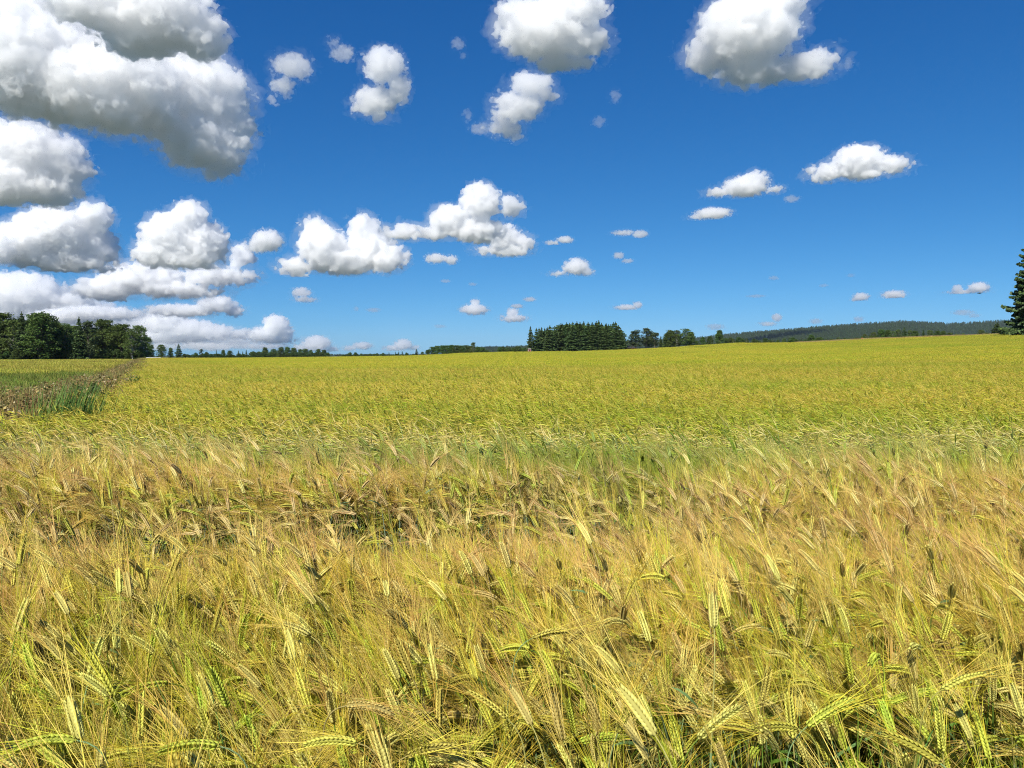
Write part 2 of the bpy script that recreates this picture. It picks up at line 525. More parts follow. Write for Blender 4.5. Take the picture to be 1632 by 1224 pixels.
def scatter_object(name, variants, pts, mats, min_z=None):
    """one object: VARIANTS (MBs) instanced on points pts = list of (variant, x, y, z, rx, ry, rz, scale)"""
    Vs, Ts, Cs, Ms, vid = [], [], [], [], []
    n = 0
    for k, mb in enumerate(variants):
        V, T, C, m = mb.arrays()
        Vs.append(V); Ts.append(T + n); Cs.append(C); Ms.append(m); vid.append(np.full(len(V), k)); n += len(V)
    pts = np.asarray(pts, float)
    P = len(pts)
    V = np.concatenate(Vs + [pts[:, 1:4]]); T = np.concatenate(Ts); C = np.concatenate(Cs + [np.ones((P, 3))])
    me = tri_mesh(name, V, T, C, np.concatenate(Ms))
    for m in mats: me.materials.append(m)

    def attr(nm, typ, key, data):
        a = me.attributes.new(nm, typ, 'POINT'); a.data.foreach_set(key, data)
    attr("vid", 'INT', "value", np.concatenate(vid + [np.full(P, -1)]).astype(np.int32))
    attr("pick", 'INT', "value", np.concatenate([np.full(n, -1), pts[:, 0]]).astype(np.int32))
    attr("rot", 'FLOAT_VECTOR', "vector", np.concatenate([np.zeros((n, 3)), pts[:, 4:7]]).astype(np.float32).ravel())
    attr("scl", 'FLOAT', "value", np.concatenate([np.ones(n), pts[:, 7]]).astype(np.float32))
    o = new_obj(name, me)
    ng = bpy.data.node_groups.new(name, 'GeometryNodeTree')
    ng.interface.new_socket('Geometry', in_out='INPUT', socket_type='NodeSocketGeometry')
    ng.interface.new_socket('Geometry', in_out='OUTPUT', socket_type='NodeSocketGeometry')
    N, L = ng.nodes.new, ng.links.new
    gi, go = N('NodeGroupInput'), N('NodeGroupOutput')

    def named(nm, typ):
        k = N('GeometryNodeInputNamedAttribute'); k.data_type = typ; k.inputs[0].default_value = nm
        return [s for s in k.outputs if s.enabled and s.name == 'Attribute'][0]

    def eq(a, v):
        k = N('FunctionNodeCompare'); k.data_type = 'INT'; k.operation = 'EQUAL'
        ins = [s for s in k.inputs if s.enabled]
        L(a, ins[0]); ins[1].default_value = v
        return k.outputs[0]
    VID, PICK, ROT, SCL = named("vid", 'INT'), named("pick", 'INT'), named("rot", 'FLOAT_VECTOR'), named("scl", 'FLOAT')
    e2r = N('FunctionNodeEulerToRotation'); L(ROT, e2r.inputs[0])
    join = N('GeometryNodeJoinGeometry')
    sp = N('GeometryNodeSeparateGeometry'); sp.domain = 'POINT'
    L(gi.outputs[0], sp.inputs[0]); L(eq(VID, -1), sp.inputs[1])
    for k in range(len(variants)):
        sk = N('GeometryNodeSeparateGeometry'); sk.domain = 'POINT'
        L(gi.outputs[0], sk.inputs[0]); L(eq(VID, k), sk.inputs[1])
        ip = N('GeometryNodeInstanceOnPoints')
        L(sp.outputs[0], ip.inputs['Points']); L(sk.outputs[0], ip.inputs['Instance'])
        L(eq(PICK, k), ip.inputs['Selection']); L(e2r.outputs[0], ip.inputs['Rotation']); L(SCL, ip.inputs['Scale'])
        L(ip.outputs[0], join.inputs[0])
    L(join.outputs[0], go.inputs[0])
    md = o.modifiers.new("scatter", 'NODES'); md.node_group = ng
    return o


HALF = 816.0 / FPX


def gap(x, y):
    """0..1: how open the crop is (a worn wheel track a few metres out)"""
    c = 3.62 + 0.06 * x + 0.10 * np.sin(1.3 * x + 0.6)
    return np.clip((0.50 - np.abs(y - c)) / 0.10, 0, 1) * np.clip((1.7 - x) / 0.9, 0.1, 1)


def plant(meshes, key, parts, loc, rot, sc, label, group=None):
    """one barley plant: stem, leaf, and ear with its beard"""
    if key not in meshes:
        meshes[key] = [q.mesh("barley_" + nm, [BARLEY]) for q, nm in zip([*parts[:3], *parts[3]], ("ear", "beard", "stem", "leaf", "leaf", "leaf", "leaf"))]
    e, a, st, *leaves = meshes[key]
    root = new_obj("barley_plant", None, loc=loc); root.rotation_euler = rot; root.scale = (sc, sc, sc)
    tag(root, label, "barley plant", group)
    new_obj("stem", st, root); ear = new_obj("ear", e, root); new_obj("beard", a, ear)
    for lf in leaves: new_obj("leaf", lf, root)
    return root


HEROES = [   # photo column and row of the ear's middle, distance, bends left or right, nod, tone, label
    (525, 1183, 1.42, -1, 1.75, 1, "pale arched ear lying almost level above the bottom edge, left of centre"),
    (300, 1190, 1.40, -1, 1.7, 3, "yellow green arched ear above the bottom edge, near the lower left"),
    (690, 1196, 1.40, 1, 1.35, 1, "pale ear bowing to the right at the bottom edge just left of centre"),
    (1003, 1130, 1.50, 1, 0.35, 0, "steep ear with wide fan of awns low in the picture, right of centre"),
    (775, 1122, 1.50, -1, 0.95, 1, "pale ear slanting to the upper left low at the centre of the picture"),
    (160, 1075, 1.60, -1, 0.55, 0, "long green gold ear slanting to the upper left near the lower left side"),
    (1232, 1160, 1.45, -1, 1.6, 0, "arched ear in the gap with bare blue green stems, lower right"),
    (1148, 1150, 1.45, 1, 0.85, 4, "straw brown ear tilting right beside the gap with bare stems"),
    (1325, 1135, 1.50, 1, 1.0, 0, "green gold ear pointing to the upper right, right of the bare stems"),
    (1535, 1085, 1.60, 1, 1.45, 1, "pale ear bowed to the right near the lower right side"),
    (590, 1130, 1.50, 1, 1.8, 2, "tan ear lying level to the right above the pale arched ear"),
    (880, 1010, 1.80, 1, 1.5, 1, "pale level ear standing out between upright ears at the centre"),
    (70, 1185, 1.45, -1, 1.8, 3, "yellow green ear lying level at the lower left corner"),
    (1450, 1190, 1.45, -1, 1.2, 0, "green gold ear leaning left at the bottom edge near the right corner")]


def build_heroes():
    out = []
    for i, (px, py, d, sgn, nod, tone, label) in enumerate(HEROES):
        q = ray(px, py) * (d / 1.0); q.z += EYE
        h = 0.60; L = 0.092
        for _ in range(3):
            parts = barley_parts(900 + i, 0, h=h, nod=nod, tone=tone, lean=0.08, ear_len=L)
            V = parts[0].arrays()[0]; c = (V.min(0) + V.max(0)) / 2
            h += (q.z - gz(q.x, q.y) + 0.02) - c[2]
        az = (math.pi if sgn < 0 else 0.0) + 0.25 * math.sin(i * 2.3)
        m = rotz(az) @ c
        x, y = q.x - m[0], q.y - m[1]
        plant({}, i, parts, (x, y, gz(x, y) - 0.02), (0, 0, az), 1.0, label)
        out.append((x, y))
    # a few blades of wild grass standing in the barley
    rng = np.random.default_rng(12)
    for px, py, d, lean, label in [(405, 1120, 1.6, 0.22, "dark green wild grass blades leaning left over the lower left barley"), (1335, 1120, 1.62, -0.2, "broad green grass blades in the lower right barley"), (1435, 965, 2.3, 0.05, "thin dark grass stalk standing above the barley on the right"), (1555, 1180, 1.5, -0.3, "green grass blades low at the bottom right corner")]:
        q = ray(px, py) * d; q.z += EYE
        x, y = q.x, q.y; z = gz(x, y); top = q.z - z + 0.07
        root = new_obj("wild_grass", None, loc=(x, y, z)); tag(root, label, "grass plant")
        for k in range(3):
            mb = MB(); t = np.linspace(0, 1, 9); ln = lean + rng.normal(0, 0.08); hh = top * rng.uniform(0.85, 1.05)
            P = np.stack([-ln * hh * t ** 2, rng.normal(0, .05) * t, hh * (t - 0.06 * t ** 3)], -1)
            w = rng.uniform(0.003, 0.005) * (0.5 if px == 1435 else 1)
            V, T = ribbon(P, w * np.array([.8, 1, 1, 1, .95, .85, .65, .4, .03]), unit(np.array([1, rng.normal(0, .4), rng.normal(0, .2)])))
            mb.add(V, T, np.array([0.07, 0.16, 0.03]) * rng.uniform(0.8, 1.3))
            new_obj("blade", mb.mesh("grass_blade", [HERB_]), root)
        out.append((x, y))
    return out


def build_barley():
    rng = np.random.default_rng(7)
    variants, pts = [], []
    # --- single plants, close by
    NV = 26
    pool0 = []
    looks, parts_of = [], []
    for k in range(NV):
        r_ = np.random.default_rng(1000 + k); nod = abs(r_.normal(0.95, 0.65)); tone = int(r_.integers(0, 5))
        q = barley_parts(100 + k, 0, nod=nod, tone=tone)
        looks.append((tone, 0 if nod < 0.6 else 1 if nod < 1.25 else 2)); parts_of.append(q)
        variants.append(whole(q))
    hero_xy = build_heroes()
    y1 = 5.0
    wmax = y1 * HALF * 1.08 + 1.4
    for _ in range(67000):
        y = rng.uniform(0.75, y1); x = rng.uniform(-1, 1) * wmax
        if abs(x) > y * HALF * 1.08 + 1.4 or rng.random() > np.interp(y, [1, 2.2, 3, 7], [0.55, 0.7, 0.95, 0.95]): continue
        if x < edge_x(y) + 0.05: continue
        if 0.9 < y < 1.7 and 0.0 < x < 1.4 and rng.random() < 0.72: continue
        if rng.random() < 0.93 * gap(x, y): continue
        if any((x - hx) ** 2 + (y - hy) ** 2 < 0.0012 for hx, hy in hero_xy): continue
        low = 1 - 0.16 * math.exp(-((y - 2.95 - 0.06 * x) / 0.32) ** 2)
        pts.append((rng.integers(0, NV), x, y, gz(x, y) - 0.02, rng.normal(0, 0.05), rng.normal(0, 0.05), WIND + rng.normal(0, 1.15), rng.normal(1.06, 0.07) * low))
    # the 270 that show largest become plants of their own
    P = np.array(pts, float); d = np.hypot(P[:, 1], P[:, 2])
    seen = (np.abs(P[:, 1]) < P[:, 2] * HALF * 1.0) & (P[:, 2] > 1.12)
    order = np.argsort(np.where(seen, d, 1e9))[:270]
    own = set(order.tolist())
    front = [pts[i] for i in order]; pts = [p for i, p in enumerate(pts) if i not in own]
    TONE = ["green gold", "pale gold", "tan", "fresh yellow green", "straw coloured"]; NOD = ["upright", "leaning", "hanging"]
    meshes = {}
    for k, x, y, z, rx, ry, rz, sc in front:
        k = int(k); t, nd = looks[k]
        plant(meshes, k, parts_of[k], (x, y, z), (rx, ry, rz), sc, "%s barley plant with %s bearded ear in the rows at the camera" % (TONE[t], NOD[nd]), "%s barley plants with %s ears in the first rows" % (TONE[t], NOD[nd]))
    dens = len(pts)
    # --- patches
    pool1 = [whole(barley_parts(300 + k, 1)) for k in range(24)]
    pool2 = [whole(barley_parts(400 + k, 2)) for k in range(24)]
    spec = {0.75: (1, 200, pool1, 6), 1.5: (1, 800, pool1, 5), 3.0: (1, 2200, pool1, 3), 6.0: (2, 4200, pool2, 4), 12.0: (2, 10000, pool2, 3)}
    first = {}
    for size, (lod, cnt, pool, nv) in spec.items():
        first[size] = len(variants)
        for k in range(nv): variants.append(patch(int(size * 10) + 31 * k, size * 1.04, cnt, lod, pool))

    def cell(x0, y0, size):
        xc, yc = x0 + size / 2, y0 + size / 2
        lim = (yc + size) * HALF * 1.06 + 1.5
        if abs(xc) - size * 0.7 > lim or y0 + size < y1: return
        r = math.hypot(xc, yc)
        if r - size > RIDGE_R + 14: return
        want = 1.5 if r < 22 else 3.0 if r < 45 else 6.0 if r < 95 else 12.0
        ex = edge_x(np.array([y0, yc, y0 + size]))
        if (ex > x0 + size).all(): return
        cut = (ex > x0).any() or y0 < y1
        if (size > want or (cut and size > (0.75 if r < 40 else 1.5))):
            h = size / 2
            for i in (0, 1):
                for j in (0, 1): cell(x0 + i * h, y0 + j * h, h)
            return
        if cut and (xc < edge_x(yc) + 0.25 or yc < y1): return
        if r > RIDGE_R + 6: return
        nv = spec[size][3]; e = 0.4 * size
        sx = (gz(xc + e, yc) - gz(xc - e, yc)) / (2 * e); sy = (gz(xc, yc + e) - gz(xc, yc - e)) / (2 * e)
        rz = 0.0 if rng.random() < 0.5 else math.pi * 0
        s = rng.normal(1.04, 0.025) if size < 4 else 1.04
        pts.append((first[size] + rng.integers(0, nv), xc, yc, gz(xc, yc) - 0.02, math.atan(sy), -math.atan(sx), rng.normal(0, 0.06 if size < 4 else 0.03), s))
    for i in range(-17, 17):
        for j in range(0, 16): cell(i * 12.0, j * 12.0, 12.0)
    print("barley", dens, len(pts), len(variants), sum(v.n for v in variants), flush=True)
    o = scatter_object("barley_crop", variants, pts, [BARLEY])
    tag(o, "golden green field of bearded barley running up to the tree line", "barley", kind="stuff")


build_barley()

# ---------------------------------------------------------------- leaves and wood
def leaf_material(name, rough=0.6, trans=0.25, vary=0.25, hue=0.04):
    m, n, l = node_mat(name)
    pb = n["Principled BSDF"]; out = n["Material Output"]
    a = n.new("ShaderNodeAttribute"); a.attribute_name = "col"
    oi = n.new("ShaderNodeObjectInfo")
    hs = n.new("ShaderNodeHueSaturation")

    def lin(k, c):
        q = n.new("ShaderNodeMath"); q.operation = 'MULTIPLY_ADD'; q.inputs[1].default_value = k; q.inputs[2].default_value = c
        l.new(oi.outputs["Random"], q.inputs[0]); return q.outputs[0]
    l.new(lin(hue, 0.5 - hue / 2), hs.inputs["Hue"]); l.new(lin(vary, 1 - vary / 2), hs.inputs["Value"])
    l.new(a.outputs["Color"], hs.inputs["Color"])
    l.new(hs.outputs[0], pb.inputs["Base Color"]); pb.inputs["Roughness"].default_value = rough
    pb.inputs["Specular IOR Level"].default_value = 0.25
    tr = n.new("ShaderNodeBsdfTranslucent"); l.new(hs.outputs[0], tr.inputs["Color"])
    mx = n.new("ShaderNodeMixShader"); mx.inputs[0].default_value = trans
    l.new(pb.outputs[0], mx.inputs[1]); l.new(tr.outputs[0], mx.inputs[2]); l.new(mx.outputs[0], out.inputs["Surface"])
    return m


LEAF = leaf_material("foliage")
NEEDLE = leaf_material("needles", 0.5, 0.12, 0.2, 0.03)
HERB = leaf_material("herbs", 0.6, 0.25, 0.3, 0.02)


def bark_material():
    m, n, l = node_mat("bark")
    bs = n["Principled BSDF"]; bs.inputs["Roughness"].default_value = 0.9
    a = n.new("ShaderNodeAttribute"); a.attribute_name = "col"
    no = n.new("ShaderNodeTexNoise"); no.inputs["Scale"].default_value = 3; no.inputs["Detail"].default_value = 6
    tc = n.new("ShaderNodeTexCoord"); l.new(tc.outputs["Object"], no.inputs["Vector"])
    mx = n.new("ShaderNodeMix"); mx.data_type = 'RGBA'; mx.blend_type = 'MULTIPLY'; mx.inputs[0].default_value = 0.7
    cr = n.new("ShaderNodeValToRGB"); cr.color_ramp.elements[0].color = (0.35, 0.33, 0.3, 1); cr.color_ramp.elements[0].position = 0.38
    cr.color_ramp.elements[1].position = 0.55
    l.new(no.outputs[0], cr.inputs[0]); l.new(a.outputs["Color"], mx.inputs[6]); l.new(cr.outputs[0], mx.inputs[7])
    l.new(mx.outputs[2], bs.inputs["Base Color"])
    return m


BARK = bark_material()


def cards(rng, P, size, col, up=None, flat=0.5):
    """leaf-sized four-cornered faces at points P, random facing; returns V, T, C"""
    n = len(P)
    d = unit(rng.normal(0, 1, (n, 3)) * np.array([1, 1, flat]) if up is None else up)
    r = unit(rng.normal(0, 1, (n, 3)))
    s = unit(np.cross(d, r)); sz = (size * rng.uniform(0.6, 1.3, n))[:, None]
    w = sz * 0.42
    V = np.stack([P - d * sz * 0.5, P + s * w, P + d * sz * 0.5, P - s * w], 1).reshape(-1, 3)
    i = np.arange(n)[:, None] * 4
    T = np.concatenate([i + [[0, 1, 2]], i + [[0, 2, 3]]])
    C = np.repeat(col, 4, axis=0)
    return V, T, C


# ---------------------------------------------------------------- weeds, meadow and reeds west of the barley
def weed_patch(seed, size, kind):
    rng = np.random.default_rng(seed); mb = MB()
    if kind == "weed":
        # brown stalky herbs with pale seed heads
        for i in range(int(size * size * 130)):     # grass between the herbs
            x, y = rng.uniform(-size / 2, size / 2, 2); h = rng.uniform(0.45, 1.0); lx, ly = rng.normal(0, 0.16, 2)
            V, T = ribbon([[x, y, 0], [x + lx * .4, y + ly * .4, h * .65], [x + lx, y + ly, h]], [0.004, 0.0035, 0.001], unit(np.array([rng.normal(), rng.normal(), 0])))
            mb.add(V, T, np.array([(0.42, 0.33, 0.12), (0.22, 0.28, 0.05), (0.32, 0.22, 0.08)][rng.integers(0, 3)]) * rng.uniform(0.7, 1.2))
        for i in range(int(size * size * 18)):
            x, y = rng.uniform(-size / 2, size / 2, 2); h = rng.uniform(0.45, 0.95)
            lx, ly = rng.normal(0, 0.12, 2)
            P = np.array([[x, y, 0], [x + lx * .4, y + ly * .4, h * .6], [x + lx, y + ly, h]])
            V, T = ribbon(P, [0.006, 0.005, 0.002], unit(np.array([rng.normal(), rng.normal(), 0])))
            mb.add(V, T, np.array([0.16, 0.10, 0.045]) * rng.uniform(0.6, 1.3))
            k = rng.integers(26, 44)
            hh = rng.uniform(0.15, 1.0, k) ** 0.8
            Q = np.stack([x + lx * hh + rng.normal(0, 0.07, k), y + ly * hh + rng.normal(0, 0.07, k), h * hh], -1)
            g = rng.random()
            base = np.array([0.27, 0.17, 0.06]) if g < 0.40 else np.array([0.17, 0.21, 0.04]) if g < 0.80 else np.array([0.38, 0.28, 0.10])
            V, T, C = cards(rng, Q, 0.05, base * rng.uniform(0.55, 1.3, (k, 1)))
            mb.add(V, T, C)
            if rng.random() < 0.16:
                k = rng.integers(3, 8)
                Q = np.array([x + lx, y + ly, h]) + rng.normal(0, 0.045, (k, 3))
                V, T, C = cards(rng, Q, 0.035, np.array([0.46, 0.38, 0.22]) * rng.uniform(0.7, 1.2, (k, 1)))
                mb.add(V, T, C)
    else:
        n, h0, h1, cols, w = {
            "grass": (260, 0.25, 0.55, [(0.15, 0.24, 0.03), (0.22, 0.28, 0.04), (0.30, 0.30, 0.06)], 0.008),
            "yellow": (280, 0.40, 0.70, [(0.52, 0.46, 0.06), (0.45, 0.43, 0.06), (0.30, 0.34, 0.04), (0.55, 0.44, 0.10)], 0.010),
            "dry": (220, 0.3, 0.6, [(0.50, 0.36, 0.15), (0.42, 0.30, 0.12), (0.32, 0.28, 0.09)], 0.010)}[kind]
        cnt = int(n * size * size / (1 if size <= 2 else (size / 2) ** 1.3))
        q = 1 if size <= 2 else (size / 2) ** 0.6
        for i in range(cnt):
            x, y = rng.uniform(-size / 2, size / 2, 2); h = rng.uniform(h0, h1)
            lx, ly = rng.normal(0, 0.14, 2)
            P = np.array([[x, y, 0], [x + lx * .4, y + ly * .4, h * .65], [x + lx, y + ly, h]])
            V, T = ribbon(P, np.array([w, w * 0.9, w * 0.4]) * q, unit(np.array([rng.normal(), rng.normal(), 0])))
            mb.add(V, T, np.array(cols[rng.integers(0, len(cols))]) * rng.uniform(0.7, 1.2))
    return mb


def build_west():
    rng = np.random.default_rng(21)
    # weeds along the ditch
    V = [weed_patch(50 + k, 1.2, "weed") for k in range(5)]
    pts = []
    for _ in range(5200):
        y = rng.uniform(7.0, 165) if rng.random() < 0.45 else rng.uniform(7.0, 24); ex = float(edge_x(max(y, 7.3)))
        wid = np.interp(y, [7, 11.5, 13, 15, 19, 26, 60, 165], [9, 7.0, 3.6, 2.0, 1.7, 1.6, 1.6, 1.6])
        x = ex - 0.35 - rng.uniform(0, wid)
        z = np.interp(y, [7, 12, 16, 30], [1.0, 1.0, 1.02, 1.0])
        if 10.6 < y < 11.9 and -7.5 < x < -6.5 and rng.random() < 0.9: continue
        if x < -(y * HALF * 1.12 + 2): continue
        dd = ex - x
        pts.append((rng.integers(0, 5), x, y, gz(x, y) - (0.45 if 0.6 < dd < 2.4 else 0.12), rng.normal(0, .06), rng.normal(0, .06), rng.uniform(0, 6.28), z * rng.uniform(0.62, 1.12)))
    for _ in range(70):                      # a second brown stand farther off in the meadow
        y = rng.uniform(24, 30); x = rng.uniform(-y * HALF * 1.1, -y * 0.61)
        if rng.random() > np.clip((-y * 0.61 - x) / 1.5, 0, 1): continue
        pts.append((rng.integers(0, 5), x, y, gz(x, y) - 0.25, 0, 0, rng.uniform(0, 6.28), rng.uniform(0.55, 0.8)))
    o = scatter_object("weeds", V, pts, [HERB])
    tag(o, "brown seeding weeds and dry herbs along the ditch beside the barley", "weeds", kind="stuff")
    # meadow grass, then the yellow green crop beyond it
    V = [weed_patch(70 + k, 2.0, "grass") for k in range(3)]
    pts = []; y = 10.0
    while y < 48:
        for x in np.arange(-y * HALF * 1.12 - 3, edge_x(y) - 2.2, 1.7):
            xx = x + rng.uniform(-.4, .4); yy = y + rng.uniform(-.4, .4)
            pts.append((rng.integers(0, 3), xx, yy, gz(xx, yy) - 0.05, 0, 0, rng.uniform(0, 6.28), rng.uniform(0.8, 1.25)))
        y += 1.7
    o = scatter_object("meadow_grass", V, pts, [HERB])
    tag(o, "rough green grass between the ditch and the far yellow field", "grass", kind="stuff")
    V = [weed_patch(80 + k, 2.0, "yellow") for k in range(3)] + [weed_patch(84 + k, 6.0, "yellow") for k in range(3)]
    pts = []; y = 44.0
    while y < 236:
        st = 1.8 if y < 80 else 5.4
        for x in np.arange(-y * HALF * 1.12 - 5, edge_x(y) - 2.6, st):
            xx = x + rng.uniform(-.2, .2) * st; yy = y + rng.uniform(-.2, .2) * st
            if xx > edge_x(yy) - 2.4 - st * 0.4: continue
            if y < 52 and rng.random() < 0.4: continue
            pts.append((rng.integers(0, 3) + (0 if st < 2 else 3), xx, yy, gz(xx, yy) - 0.05, 0, 0, rng.uniform(0, 6.28), rng.uniform(0.85, 1.15)))
        y += st
    o = scatter_object("meadow_crop", V, pts, [HERB])
    tag(o, "yellow green crop in the smaller field before the left hand wood", "crop", kind="stuff")
    # straw coloured strip on the crest at the east
    V = [weed_patch(90 + k, 3.0, "dry") for k in range(2)]
    pts = []
    for px in np.arange(1285, 1640, 1.2):
        for d in (172, 176, 182, 188):
            if px > 1405 and rng.random() < 0.75: continue
            p = at(px + rng.uniform(-2, 2), d + rng.uniform(-2, 2))
            pts.append((rng.integers(0, 2), p.x, p.y, p.z + 0.25, 0, 0, rng.uniform(0, 6.28), rng.uniform(0.8, 1.3)))
    o = scatter_object("dry_grass", V, pts, [HERB])
    tag(o, "straw coloured dry grass strip on the crest below the wooded hill", "grass", kind="stuff")

    # reeds and bushes by the ditch
    def blades(seed, n, w, d, h, cols, bw, bend):
        rng = np.random.default_rng(seed); mb = MB()
        for i in range(n):
            x = rng.normal(0, w / 2.6); y = rng.normal(0, d / 2.6); hh = h * rng.uniform(0.75, 1.05)
            az = rng.normal(0.4, 0.9); dv = np.array([math.cos(az), math.sin(az), 0])
            t = np.linspace(0, 1, 5)
            P = np.array([x, y, 0]) + np.array([0, 0, 1.0]) * hh * (t - 0.12 * t ** 3)[:, None] + dv * hh * bend * (t ** 2.2)[:, None]
            V, T = ribbon(P, bw * np.array([0.7, 1, 0.9, 0.6, 0.05]), unit(np.array([rng.normal(), rng.normal(), 0.2])))
            mb.add(V, T, np.array(cols[rng.integers(0, len(cols))]) * rng.uniform(0.7, 1.25))
        return mb
    p = at(98, 11.9); root = new_obj("reed_clump", None, loc=(p.x, p.y, p.z - 0.45))
    tag(root, "tall dark green reed clump standing in the ditch among brown weeds", "reeds")
    new_obj("leaves", blades(3, 380, 0.46, 0.6, 1.82, [(0.09, 0.19, 0.035), (0.13, 0.25, 0.05), (0.18, 0.31, 0.06)], 0.009, 0.16).mesh("reed_leaves", [HERB]), root)
    new_obj("stem", blades(4, 60, 0.5, 0.6, 1.5, [(0.12, 0.16, 0.05)], 0.004, 0.08).mesh("reed_stem", [HERB]), root)

    def shrub(px, dist, w, h, seed, name, label, cat, col):
        rng = np.random.default_rng(seed); p = at(px, dist)
        root = new_obj(name, None, loc=(p.x, p.y, p.z - 0.3)); tag(root, label, cat)
        st = MB(); cr = MB()
        for i in range(14):
            az = rng.uniform(0, 6.28); e = np.array([math.cos(az) * w * .42, math.sin(az) * w * .42, h * rng.uniform(.6, .95)]) * np.array([rng.uniform(.3, 1)] * 2 + [1])
            P = np.array([[0, 0, 0], e * [.4, .4, .5], e]); V, T = tube(P, [.012, .008, .003], 4); st.add(V, T, (0.10, 0.08, 0.05))
            k = 150
            t = rng.uniform(0.25, 1.08, k)[:, None]; Q = e * t * np.stack([t[:, 0] ** .5] * 2 + [np.ones(k)], -1) + rng.normal(0, w * .10, (k, 3)); Q[:, 2] = np.maximum(Q[:, 2], 0.05)
            V, T, C = cards(rng, Q, 0.06, np.array(col) * rng.uniform(0.6, 1.35, (k, 1))); cr.add(V, T, C)
        new_obj("stem", st.mesh("shrub_stem", [BARK]), root); new_obj("leaves", cr.mesh("shrub_leaves", [HERB]), root)
    shrub(141, 15.6, 0.46, 1.27, 5, "willow_bush", "small dark round bush beside the taller reeds in the ditch", "bush", (0.085, 0.115, 0.035))
    shrub(205, 23.5, 0.55, 1.20, 6, "willow_bush", "low bright green bush farther along the ditch near the field corner", "bush", (0.09, 0.17, 0.03))
    shrub(153, 16.5, 0.36, 1.15, 8, "willow_bush", "smallest grey green bush close behind the dark round bush", "bush", (0.09, 0.13, 0.045))


build_west()

# ---------------------------------------------------------------- trees
def tree_spruce(seed, H=18.0, R=3.2, tiers=34, per=9, cut=0.02, spray=0.55, fill=5):
    """trunk and crown meshes of a spruce of height H, drooping boughs in irregular tiers"""
    rng = np.random.default_rng(seed)
    tk, cr = MB(), MB()
    z = np.linspace(0, H, 8)
    V, T = tube(np.stack([0.04 * np.sin(z), 0.03 * np.cos(z * .7), z], -1), np.linspace(0.018 * H, 0.02, 8), 7)
    tk.add(V, T, (0.16, 0.12, 0.09))
    for k in range(tiers):
        f = (k + rng.uniform(-.3, .3)) / tiers; f = min(max(f, cut), 0.985)
        zz = H * f
        prof = R * ((1 - f) ** 0.78) * (0.72 + 0.28 * min(1, (f - cut) / 0.08 + 0.3)) * rng.uniform(0.78, 1.14)
        nb = max(4, int(per * (1 - 0.45 * f)))
        a0 = rng.uniform(0, 6.28)
        for b in range(nb):
            az = a0 + 6.283 * b / nb + rng.normal(0, 0.22); L = prof * rng.uniform(0.6, 1.12)
            dv = np.array([math.cos(az), math.sin(az), 0]); sv = np.array([-dv[1], dv[0], 0])
            droop = rng.uniform(0.25, 0.62) * (1 - f * .9); lift = rng.uniform(0.12, 0.3)
            n = max(3, int(L / spray * 2.4)); t = np.linspace(0.12, 1, n)
            line = np.array([0, 0, zz]) + dv * (L * t)[:, None] + np.array([0, 0, 1.0]) * (L * (-droop * t + lift * t ** 2.2))[:, None]
            if L > 0.9:
                q = [0, n // 2, n - 1]; V, T = tube(np.vstack([[0, 0, zz], line[q]]), [0.035, 0.025, 0.015, 0.006], 3); tk.add(V, T, (0.13, 0.10, 0.08))
            for j in range(n):
                m = fill
                w = L * 0.34 * math.sin(math.pi * min(1, 0.12 + 0.86 * t[j])) + 0.1
                off = rng.uniform(-1, 1, m)
                P = line[j] + sv * (off * w)[:, None] + np.array([0, 0, -1.0]) * (np.abs(off) * w * 0.3 + rng.uniform(0, spray * .5, m))[:, None]
                up = unit(dv * 0.8 + sv * off[:, None] * 0.9 + np.array([0, 0, -1.0]) * rng.uniform(0.15, 0.9, m)[:, None] + rng.normal(0, 0.2, (m, 3)))
                c = np.array([0.060, 0.100, 0.032]) * rng.uniform(0.6, 1.5, (m, 1)) * np.array([1, 1, 1])
                if rng.random() < 0.15: c = c * np.array([1.7, 1.5, 1.1])
                V, T, C = cards(rng, P, spray, c, up); cr.add(V, T, C)
    P = np.stack([rng.normal(0, .05, 14), rng.normal(0, .05, 14), np.linspace(H * .95, H * 1.015, 14)], -1)
    V, T, C = cards(rng, P, spray * .7, np.tile([0.045, 0.08, 0.03], (14, 1)), unit(rng.normal(0, .3, (14, 3)) + [0, 0, 1])); cr.add(V, T, C)
    return tk, cr


